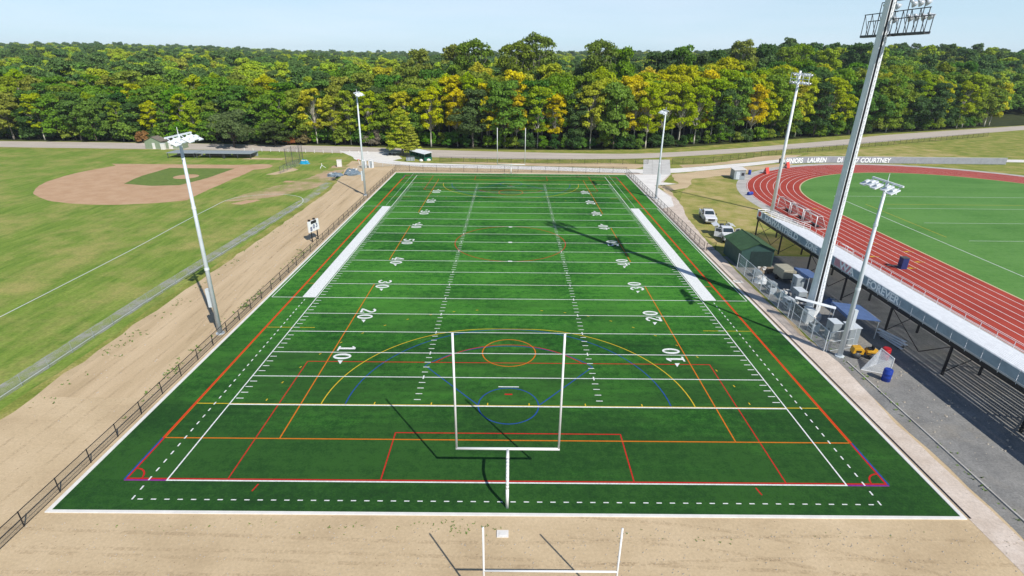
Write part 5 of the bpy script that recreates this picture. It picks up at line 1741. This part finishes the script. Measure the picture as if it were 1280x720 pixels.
def place_tree(key, x, y, col, scale, label, group, name='tree', cat='tree', zs=None, rot=None):
    me, tm_, H, Rr = PROTO[key]
    t = thing(name, label, cat, (x, y, hgt(x, y) - 0.05), rot if rot is not None else random.random() * 6.28, group)
    t.scale = (scale, scale, zs if zs else scale * random.uniform(0.92, 1.08))
    c = bpy.data.objects.new('crown', me)
    COL.objects.link(c)
    c.parent = t
    c.color = (*col, 1)
    k = bpy.data.objects.new('trunk', tm_)
    COL.objects.link(k)
    k.parent = t
    return t

GREENS = [(0.130, 0.260, 0.022), (0.185, 0.300, 0.022), (0.100, 0.220, 0.028), (0.225, 0.310, 0.024), (0.150, 0.285, 0.020)]
DARKS = [(0.058, 0.135, 0.028), (0.075, 0.155, 0.034), (0.085, 0.155, 0.036)]
YELLOWS = [(0.560, 0.500, 0.010), (0.480, 0.480, 0.012), (0.380, 0.440, 0.012), (0.600, 0.490, 0.010), (0.300, 0.400, 0.016)]
OLIVES = [(0.215, 0.290, 0.030), (0.260, 0.300, 0.030)]
TALLC = [(0.170, 0.240, 0.034), (0.210, 0.255, 0.036)]
ZONES = [(-158, 'at the far left'), (-122, 'behind the small green shed'), (-100, 'behind the low dugouts'), (-74, 'behind the olive tree'),
         (-54, 'behind the netting backstop'), (-38, 'behind far left light pole'), (-22, 'behind the green shelter'), (-8, 'left of far goal'),
         (8, 'directly behind far goal'), (24, 'right of far goal'), (42, 'behind the driveway'), (60, 'behind far right light pole'),
         (80, 'behind the grey booth'), (102, 'behind the track bend'), (130, 'behind the floodlight pole'), (165, 'behind the monopole tower'), (9999, 'right of the tower')]
def zone(x):
    for z, s in ZONES:
        if x < z:
            return s
KN = {'Y': 'yellow-green', 'G': 'leafy green', 'D': 'dense dark green', 'O': 'dull olive', 'T': 'tall pale-limbed'}
rows_ = [(0.0, 6.3, 'first row'), (6.5, 7.0, 'second row'), (13.5, 8.0, 'third row'), (21.5, 9.0, 'fourth row')]
rnd = random.Random(42)
cnt = 0
for ri, (d, gap, rn) in enumerate(rows_):
    x = -205 - rnd.random() * 4
    while x < 235:
        px = x + rnd.uniform(-1.6, 1.6)
        py = treeline_y(px) + d + rnd.uniform(-1.6, 2.4) + 1.5
        centre = -28 < px < 112
        q = rnd.random()
        if ri == 0:
            if centre:
                kind = 'Y' if q < 0.82 else ('G' if q < 0.92 else 'D')
            elif px >= 112:
                kind = 'Y' if q < 0.42 else ('G' if q < 0.82 else 'D')
            else:
                kind = 'Y' if q < 0.24 else ('G' if q < 0.68 else ('D' if q < 0.84 else 'O'))
        elif ri == 1:
            if centre:
                kind = 'Y' if q < 0.74 else ('G' if q < 0.92 else 'D')
            else:
                kind = 'Y' if q < 0.20 else ('G' if q < 0.65 else ('D' if q < 0.82 else 'O'))
        else:
            kind = 'Y' if q < (0.46 if centre else 0.14) else ('G' if q < 0.70 else ('D' if q < 0.78 else 'O'))
        if kind == 'Y':
            key = rnd.choice(['clump1', 'clump2', 'clump3']) if (centre or q < 0.5) else rnd.choice(['broad1', 'broad3', 'clump2'])
            col = rnd.choice(YELLOWS if centre else YELLOWS[1:3] + YELLOWS[4:])
        elif kind == 'G':
            key = rnd.choice(['broad1', 'broad2', 'broad3', 'clump3'])
            col = rnd.choice(GREENS)
        elif kind == 'D':
            key = rnd.choice(['dark1', 'dark2', 'broad1'])
            col = rnd.choice(DARKS)
        else:
            key = rnd.choice(['broad2', 'broad1', 'clump1'])
            col = rnd.choice(OLIVES)
        H = PROTO[key][2]
        # real heights: lower on the left, 20-24 m in the middle and on the right
        target = 14.5 if px < -70 else (17.5 if px < -28 else (19.0 if px < 60 else 21.5))
        target += ri * (2.0 if px < -28 else 1.6) + rnd.uniform(-2.2, 2.2)
        if kind == 'D' and ri < 2:
            target -= 1.5
        sc_ = target / H
        lab = '%s tree in the %s of wood, %s' % (KN[kind], rn, zone(px))
        place_tree(key, px, py, col, max(0.8, min(1.2, sc_ * 1.05)), lab, 'trees of the wood behind the road', zs=sc_)
        cnt += 1
        x += gap * rnd.uniform(0.8, 1.15)
print('wood trees', cnt)
# tall emergent trees standing above the wood
for (px, d, col, H, lab) in [(-14.5, 34, TALLC[0], 34, 'tall sycamore with white limbs rising above the wood left of the far goal posts'),
                        (-22.0, 42, TALLC[1], 31.5, 'tall dull green tree behind the white-limbed sycamore'),
                        (-38.0, 45, TALLC[1], 30, 'lone tall tree crown showing above the wood behind the light green tree'),
                        (1.5, 40, TALLC[1], 33.5, 'broad tall crown standing just left of the far goal posts above the wood'),
                        (9.5, 44, TALLC[0], 36.5, 'highest tree on the skyline, directly above the far goal posts'),
                        (34.5, 42, TALLC[0], 34.5, 'tall round-topped tree on the skyline above the right of the pitch'),
                        (41, 46, GREENS[1], 32, 'tall leafy green tree next to the round-topped skyline tree'),
                        (63, 60, DARKS[1], 31, 'tall dark tree above the wood behind the far right light pole'),
                        (74, 52, GREENS[0], 33, 'tall bushy green tree standing alone on the skyline right of centre'),
                        (84, 62, DARKS[2], 30, 'tall dark tree right of the bushy skyline tree'),
                        (108, 56, TALLC[1], 35, 'tall olive tree on the skyline left of the stadium floodlight pole'),
                        (97, 62, DARKS[1], 31, 'dark tree on the skyline between the bushy tree and the floodlight pole'),
                        (124, 60, DARKS[2], 33, 'dark round tree on the skyline right of the stadium floodlight pole'),
                        (134, 56, OLIVES[0], 31, 'thin-crowned tree on the skyline between floodlight pole and tower'),
                        (146, 62, GREENS[3], 33, 'green round crown on the skyline just left of the monopole tower'),
                        (163, 60, YELLOWS[4], 31, 'yellow-green crown on the skyline left of the tower platform'),
                        (186, 64, DARKS[1], 34, 'tall dark tree on the skyline right of the tower')]:
    key = 'tall1' if H < 33 else 'tall2'
    if 'dark' in lab or 'bushy' in lab or 'leafy' in lab or 'green crown' in lab:
        key = rnd.choice(['dark2', 'broad2', 'dark1'])
    s_ = H / PROTO[key][2]
    g0 = hgt(px, treeline_y(px) + d)
    place_tree(key, px, treeline_y(px) + d, col, min(1.35, s_), lab, 'tall trees rising above the wood', zs=(H - g0 * 0.5) / PROTO[key][2])
# the light green tree by the shelter, layered like larch
rnd = random.Random(77)
c, r = [], []
for lv in range(11):
    z = 2.6 + lv * 1.05
    rad = 4.6 * (1 - (lv / 11.5)) ** 0.75 * (0.85 if lv == 0 else 1)
    nb = max(3, int(9 * rad / 4.6))
    for j in range(nb):
        a = 2 * PI * (j + 0.5 * (lv % 2)) / nb + rnd.uniform(-0.2, 0.2)
        q = rad * rnd.uniform(0.45, 0.95)
        c.append((q * math.cos(a), q * math.sin(a), z + rnd.uniform(-0.3, 0.3)))
        k = 0.75 + 0.35 * rad / 4.6
        r.append((k * 1.25, k * 1.25, 0.42))
c.append((0, 0, 14.0)); r.append((0.5, 0.5, 0.8))
PROTO['tier'] = (leaf_mesh('crown_tier', c, r, 7500, 0.24, 71, 0.5), limb_mesh('trunk_tier', 14, 0.26, c[::3], M['bark'], 71), 14, 4.6)
place_tree('tier', -34.2, 141.5, (0.40, 0.46, 0.03), 1.08, 'light green layered tree standing alone beside the green shelter', None, zs=1.0, rot=0.4)
place_tree('tier', -30.9, 139.3, (0.38, 0.44, 0.03), 0.72, 'smaller light green tree joined to the layered tree beside the shelter', None, zs=0.66, rot=2.4)
# olive tree at the left road
rnd = random.Random(78)
c, r = lobes(rnd, 10.5, 6.3, 2.8, 26, 1.7, 1.0, 0.75)
PROTO['olive'] = (leaf_mesh('crown_olive', c, r, 7000, 0.30, 79), limb_mesh('trunk_olive', 10.5, 0.34, c, M['bark_dark'], 79, fork=0.15), 10.5, 6.3)
place_tree('olive', -92.5, 153.2, (0.13, 0.19, 0.06), 1.0, 'round grey-olive tree with a forked trunk standing at the left roadside', None, zs=1.05, rot=0.2)
place_tree('broad3', -80.5, 157.0, (0.085, 0.140, 0.028), 0.95, 'low spreading green tree right of the olive roadside tree', None, zs=0.55, rot=1.2)
# dry brush and orange shrubs in the wood's edge
for (x, y, col, sc_, lab) in [(-47.5, 160.5, (0.24, 0.21, 0.15), 1.0, 'bare grey brushy shrub at the edge of the wood behind the junction'),
                          (-77, 161.5, (0.36, 0.15, 0.04), 0.6, 'small orange shrub at the edge of the wood behind the olive tree'),
                          (-128, 162.5, (0.34, 0.20, 0.05), 0.7, 'reddish orange shrub at the edge of the wood above the small sheds'),
                          (-72, 162.5, (0.26, 0.22, 0.08), 0.9, 'brownish shrub beside the small orange shrub')]:
    place_tree('shrub1', x, y - 1.0, col, sc_, lab, None, name='shrub', cat='shrub')
# shrubs filling the edge of the wood
rnd = random.Random(99)
x = -200
i = 0
while x < 225:
    px = x + rnd.uniform(-1, 1)
    if True:
        key = rnd.choice(['shrub1', 'shrub2'])
        small = 0.85 if -30 < px < 110 else 1.15
        place_tree(key, px, treeline_y(px) + rnd.uniform(0.0, 4.5), rnd.choice(GREENS + DARKS + [OLIVES[0]]), rnd.uniform(0.7, 1.15) * small,
                   'low bushy shrub at foot of wood, %s' % zone(px), 'shrubs along the foot of the wood', name='shrub', cat='shrub')
        i += 1
    x += rnd.uniform(2.6, 4.2)
print('shrubs', i)

# far wood: one mass, instanced crowns
pts, scl, hue = [], [], []
rnd = random.Random(5)
def in_view(x, y, m=0.09):
    az = math.atan2(x, y + 30)
    return abs(az) < math.atan(640 / 669.0) + m
d = 30.0
while d < 1750:
    step = 8.2 + d * 0.0062
    x = -1500.0
    while x < 1500:
        px = x + rnd.uniform(-0.45, 0.45) * step
        py = treeline_y(max(-420, min(420, px))) + d + rnd.uniform(-0.45, 0.45) * step
        if in_view(px, py) and (d > 44 or True):
            s_ = rnd.uniform(0.78, 1.18) * (1 + max(0, d - 500) * 0.00035)
            pts.append((px, py, hgt(px, py) - 0.5))
            scl.append(s_)
        x += step
    d += step * 0.92
print('far trees', len(pts))
me = bpy.data.meshes.new('distant_wood')
me.from_pydata(pts, [], [])
a = me.attributes.new('sc', 'FLOAT', 'POINT')
a.data.foreach_set('value', scl)
fw = bpy.data.objects.new('distant_wood', me)
COL.objects.link(fw)
tag(fw, 'unbroken mass of distant treetops running to the horizon', None, None, 'stuff')
# smaller prototype crowns, baked per colour into the mass
def far_proto(i, key, col):
    me_src = PROTO[key][0].copy()
    m, nt, b = new_mat('distant_leaves')
    L = nt.links.new
    at = N(nt, 'ShaderNodeAttribute', attribute_name='tint')
    oi = N(nt, 'ShaderNodeObjectInfo')
    mr = N(nt, 'ShaderNodeMapRange', inputs={'To Min': 0.72, 'To Max': 1.50})
    L(at.outputs['Fac'], mr.inputs['Value'])
    hm = N(nt, 'ShaderNodeMapRange', inputs={'To Min': 0.485, 'To Max': 0.510})
    L(oi.outputs['Random'], hm.inputs['Value'])
    hs = N(nt, 'ShaderNodeHueSaturation')
    hs.inputs['Color'].default_value = (*col, 1)
    L(hm.outputs[0], hs.inputs['Hue'])
    L(mr.outputs[0], hs.inputs['Value'])
    L(hs.outputs[0], b.inputs['Base Color'])
    b.inputs['Roughness'].default_value = 0.7
    b.inputs['Specular IOR Level'].default_value = 0.2
    me_src.materials.clear()
    me_src.materials.append(m)
    return bpy.data.objects.new('tree_crown', me_src)
ng = bpy.data.node_groups.new('wood_mass', 'GeometryNodeTree')
ng.interface.new_socket('Geometry', in_out='INPUT', socket_type='NodeSocketGeometry')
ng.interface.new_socket('Geometry', in_out='OUTPUT', socket_type='NodeSocketGeometry')
gi = ng.nodes.new('NodeGroupInput')
go = ng.nodes.new('NodeGroupOutput')
iop = ng.nodes.new('GeometryNodeInstanceOnPoints')
jn = ng.nodes.new('GeometryNodeJoinGeometry')
fc = bpy.data.collections.new('wood_sources')     # never linked to the scene: only read by the mass
far_list = [('broad1', GREENS[0]), ('broad2', GREENS[1]), ('broad3', GREENS[3]), ('dark1', DARKS[1]), ('dark2', DARKS[2]), ('broad1', OLIVES[0]), ('broad2', GREENS[2]),
            ('clump2', YELLOWS[4]), ('broad3', (0.150, 0.165, 0.024)), ('broad2', OLIVES[1])]
for i, (k, c_) in enumerate(far_list):
    o = far_proto(i, k, c_)
    fc.objects.link(o)
    on = ng.nodes.new('GeometryNodeObjectInfo')
    on.inputs['Object'].default_value = o
    on.inputs['As Instance'].default_value = True
    ng.links.new(on.outputs['Geometry'], jn.inputs[0])
ri_ = ng.nodes.new('FunctionNodeRandomValue')
ri_.data_type = 'FLOAT_VECTOR'
ri_.inputs[0].default_value = (0, 0, 0)
ri_.inputs[1].default_value = (0, 0, 6.283)
na = ng.nodes.new('GeometryNodeInputNamedAttribute')
na.data_type = 'FLOAT'
na.inputs['Name'].default_value = 'sc'
iop.inputs['Pick Instance'].default_value = True
rint = ng.nodes.new('FunctionNodeRandomValue')
rint.data_type = 'INT'
for s_ in rint.inputs:
    if s_.name == 'Min' and s_.type == 'INT': s_.default_value = 0
    if s_.name == 'Max' and s_.type == 'INT': s_.default_value = len(far_list) - 1
iout = [s_ for s_ in rint.outputs if s_.type == 'INT'][0]
ng.links.new(gi.outputs[0], iop.inputs['Points'])
ng.links.new(jn.outputs[0], iop.inputs['Instance'])
ng.links.new(iout, iop.inputs['Instance Index'])
ng.links.new([s_ for s_ in ri_.outputs if s_.type == 'VECTOR'][0], iop.inputs['Rotation'])
ng.links.new([s_ for s_ in na.outputs if s_.type == 'VALUE' and s_.enabled][0], iop.inputs['Scale'])
ng.links.new(iop.outputs[0], go.inputs[0])
md = fw.modifiers.new('mass', 'NODES')
md.node_group = ng

# ------------------------------------------------------------------ weeds and stones on the soil
rnd = random.Random(8)
def tuft(mb, x, y, s, z=0.0):
    for k in range(4):
        a = rnd.random() * 6.28
        l = s * rnd.uniform(0.5, 1)
        w = s * 0.28
        c_, s_ = math.cos(a), math.sin(a)
        mb.add([(x - s_ * w, y + c_ * w, z), (x + s_ * w, y - c_ * w, z), (x + c_ * l + s_ * w * 0.4, y + s_ * l - c_ * w * 0.4, z + s * 0.55), (x + c_ * l - s_ * w * .4, y + s_ * l + c_ * w * .4, z + s * 0.5)], [(0, 1, 2, 3)])
wd = MB()
for (cx, cy, sx, sy, n_, s0) in [(-16, -3.9, 1.2, 0.2, 10, 0.14), (-4, -3.9, 2.0, 0.3, 26, 0.15), (-10.5, -4.1, 1.5, 0.3, 12, 0.13), (-2.5, -4.1, 0.8, 0.4, 16, 0.16), (8, -4.3, 1.4, 0.4, 8, 0.12),
                                 (13.2, -5.0, 1.0, 0.3, 10, 0.13), (-22, -4.2, 2.5, 0.4, 12, 0.12), (22, -4.4, 3, 0.4, 9, 0.1)]:
    for _ in range(n_):
        tuft(wd, rnd.gauss(cx, sx), rnd.gauss(cy, sy * 0.8), s0 * rnd.uniform(0.35, 0.95))
for k in range(240):
    y = rnd.uniform(8, 70)
    cx = -41.3 + 0.6 * mnoise.noise(Vector((0, y * 0.2, 4)))
    if mnoise.noise(Vector((3, y * 0.35, 1))) > -0.05:
        tuft(wd, cx + rnd.gauss(0.4, 0.55), y, rnd.uniform(0.08, 0.24))
for k in range(130):
    tuft(wd, -31.9 - abs(rnd.gauss(0, 0.7)), rnd.choice([14, 30, 48]) + rnd.gauss(0, 3), rnd.uniform(0.12, 0.3))
for k in range(120):
    tuft(wd, 34.0 + abs(rnd.gauss(0, 0.5)), rnd.uniform(-5, 44), rnd.uniform(0.1, 0.25))
tag(wd.build('weeds', M['weed']), 'scattered low weeds growing on the bare soil', None, None, 'stuff')
stn = MB()
for k in range(900):
    x, y = rnd.uniform(-32, 34), -3.9 - abs(rnd.gauss(0, 3.2))
    s = rnd.uniform(0.02, 0.06)
    stn.tube((x, y, 0), (x + s * 0.4, y, s), s, s * 0.4, 5)
for k in range(350):
    x, y = rnd.uniform(-41, -32), rnd.uniform(5, 110)
    s = rnd.uniform(0.03, 0.11)
    stn.tube((x, y, 0), (x + s * 0.4, y, s), s, s * 0.4, 5)
for k in range(90):
    x, y = rnd.uniform(34.8, 42), rnd.uniform(2, 17)
    s = rnd.uniform(0.03, 0.12)
    stn.tube((x, y, 0), (x + s * 0.4, y, s), s, s * 0.4, 5)
tag(stn.build('stones', M['stone']), 'small stones scattered over the bare soil', None, None, 'stuff')

def track_mat():
    m, nt, b = new_mat('pressed_tyre_marks')
    L = nt.links.new
    tc = N(nt, 'ShaderNodeTexCoord')
    nz = N(nt, 'ShaderNodeTexNoise', inputs={'Scale': 0.55, 'Detail': 5.0, 'Roughness': 0.7})
    L(tc.outputs['Object'], nz.inputs['Vector'])
    fine = N(nt, 'ShaderNodeTexNoise', inputs={'Scale': 6.0, 'Detail': 3.0})
    L(tc.outputs['Object'], fine.inputs['Vector'])
    mu = N(nt, 'ShaderNodeMath', operation='MULTIPLY')
    L(nz.outputs['Fac'], mu.inputs[0])
    L(fine.outputs['Fac'], mu.inputs[1])
    mr = N(nt, 'ShaderNodeMapRange', inputs={'From Min': 0.20, 'From Max': 0.36, 'To Min': 0.0, 'To Max': 0.22})
    L(mu.outputs[0], mr.inputs['Value'])
    L(mr.outputs[0], b.inputs['Alpha'])
    b.inputs['Base Color'].default_value = (0.38, 0.28, 0.17, 1)
    b.inputs['Roughness'].default_value = 0.95
    return m
M['ruts'] = track_mat()
rt = MB()
rnd = random.Random(31)
layer = 0
for pts_ in ([(-40, -5.0), (-20, -5.6), (0, -6.1), (20, -5.4), (40, -6.2)], [(-40, -6.6), (-12, -6.9), (8, -7.6), (30, -8.6)], [(4, -3.9), (14, -5.0), (26, -8.2), (36, -12)],
             [(-36, -20), (-35.2, 0), (-34.6, 20), (-35.4, 45), (-36.0, 70), (-37, 95)], [(-38.6, 0), (-38.0, 25), (-38.6, 50), (-38.0, 75), (-38.8, 100)], [(-33.4, 20), (-36.5, 40), (-37.5, 60), (-36.0, 85)]):
    c_ = smooth_line(pts_, 10)
    for off_ in (-0.85, 0.85):
        A_, B_ = ribbon(c_, 1.7 + 0.0)
        side_ = A_ if off_ > 0 else B_
        P_, Q_ = ribbon(side_, 0.26)
        rt.strip(P_, Q_, Z4 + 0.001 + 0.0006 * layer)
        layer += 1
struct(rt.build('tyre_marks', M['ruts']), 'faint tyre marks pressed into the bare soil')

# ------------------------------------------------------------------ light, sky, camera
SUN = Vector((0.603, -0.825, 0.0)).normalized() * math.cos(R(44.0)) + Vector((0, 0, math.sin(R(44.0))))
sd = bpy.data.lights.new('sun', 'SUN')
sd.energy = 4.2
sd.angle = R(0.5)
sd.color = (1.0, 0.955, 0.88)
so = bpy.data.objects.new('sun', sd)
so.rotation_euler = SUN.to_track_quat('Z', 'Y').to_euler()
so.location = (60, -80, 120)
COL.objects.link(so)

wld = bpy.data.worlds.new('World')
SC.world = wld
wld.use_nodes = True
nt = wld.node_tree
bg = nt.nodes['Background']
sky = nt.nodes.new('ShaderNodeTexSky')
sky.sky_type = 'NISHITA'
sky.sun_disc = False
sky.sun_elevation = R(44.0)
sky.sun_rotation = math.atan2(SUN.x, SUN.y)
sky.altitude = 200
sky.air_density = 0.7
sky.dust_density = 0.0
sky.ozone_density = 4.0
# pale haze veil thickening towards the horizon, thin uneven cloud
tcw = nt.nodes.new('ShaderNodeTexCoord')
spw = nt.nodes.new('ShaderNodeSeparateXYZ')
nt.links.new(tcw.outputs['Generated'], spw.inputs[0])
mrw = nt.nodes.new('ShaderNodeMapRange')
mrw.interpolation_type = 'SMOOTHSTEP'
for k_, v_ in (('From Min', 0.0), ('From Max', 0.55), ('To Min', 0.80), ('To Max', 0.0)):
    mrw.inputs[k_].default_value = v_
nt.links.new(spw.outputs['Z'], mrw.inputs['Value'])
mpw = nt.nodes.new('ShaderNodeMapping')
mpw.inputs['Scale'].default_value = (1.0, 1.0, 9.0)
nt.links.new(tcw.outputs['Generated'], mpw.inputs['Vector'])
nzw = nt.nodes.new('ShaderNodeTexNoise')
nzw.inputs['Scale'].default_value = 2.2
nzw.inputs['Detail'].default_value = 5
nt.links.new(mpw.outputs[0], nzw.inputs['Vector'])
rpw = nt.nodes.new('ShaderNodeValToRGB')
rpw.color_ramp.elements[0].position = 0.35
rpw.color_ramp.elements[0].color = (5.1, 6.7, 7.6, 1)
rpw.color_ramp.elements[1].position = 0.70
rpw.color_ramp.elements[1].color = (6.1, 7.2, 8.1, 1)
nt.links.new(nzw.outputs['Fac'], rpw.inputs[0])
mxw = nt.nodes.new('ShaderNodeMix')
mxw.data_type = 'RGBA'
nt.links.new(mrw.outputs[0], mxw.inputs['Factor'])
nt.links.new(sky.outputs[0], mxw.inputs['A'])
nt.links.new(rpw.outputs[0], mxw.inputs['B'])
nt.links.new(mxw.outputs['Result'], bg.inputs[0])
bg.inputs[1].default_value = 0.11

hz = MB().bb((-3100, -190, -1.5), (3100, 3500, 90))
hm_, hnt, hb = new_mat('pale_air')
hnt.nodes.remove(hb)
pv = N(hnt, 'ShaderNodeVolumePrincipled')
pv.inputs['Color'].default_value = (0.78, 0.88, 1.0, 1)
pv.inputs['Density'].default_value = 0.00011
hnt.links.new(pv.outputs[0], hnt.nodes['Material Output'].inputs['Volume'])
HAZE = True
if HAZE:
    tag(hz.build('haze', hm_), 'thin pale haze over the whole place', None, None, 'stuff')

cam = bpy.data.cameras.new('camera')
cam.sensor_width = 36
cam.lens = 36 * 669.08843915 / 1280
cam.clip_start = 0.1
cam.clip_end = 6000
co_ = bpy.data.objects.new('camera', cam)
COL.objects.link(co_)
pitch, yaw, roll = R(23.14696892), R(0.19346002), R(0.58949162)
cp, sp_ = math.cos(pitch), math.sin(pitch)
fwd = Vector((math.sin(yaw) * cp, math.cos(yaw) * cp, -sp_))
r_ = Vector((math.cos(yaw), -math.sin(yaw), 0))
u_ = r_.cross(fwd)
r2 = r_ * math.cos(roll) + u_ * math.sin(roll)
u2 = u_ * math.cos(roll) - r_ * math.sin(roll)
mt = Matrix((r2, u2, -fwd)).transposed().to_4x4()
mt.translation = Vector((0.08036, -29.9349, 28.0505))
co_.matrix_world = mt
SC.camera = co_

SC.view_settings.view_transform = 'Standard'
SC.view_settings.look = 'None'
SC.view_settings.gamma = 1.0
SC.view_settings.use_curve_mapping = False
SC.view_settings.exposure = 0.22
SC.cycles.use_denoising = True
SC.cycles.max_bounces = 6
SC.cycles.transparent_max_bounces = 24
SC.cycles.sample_clamp_indirect = 6
SC.render.film_transparent = False
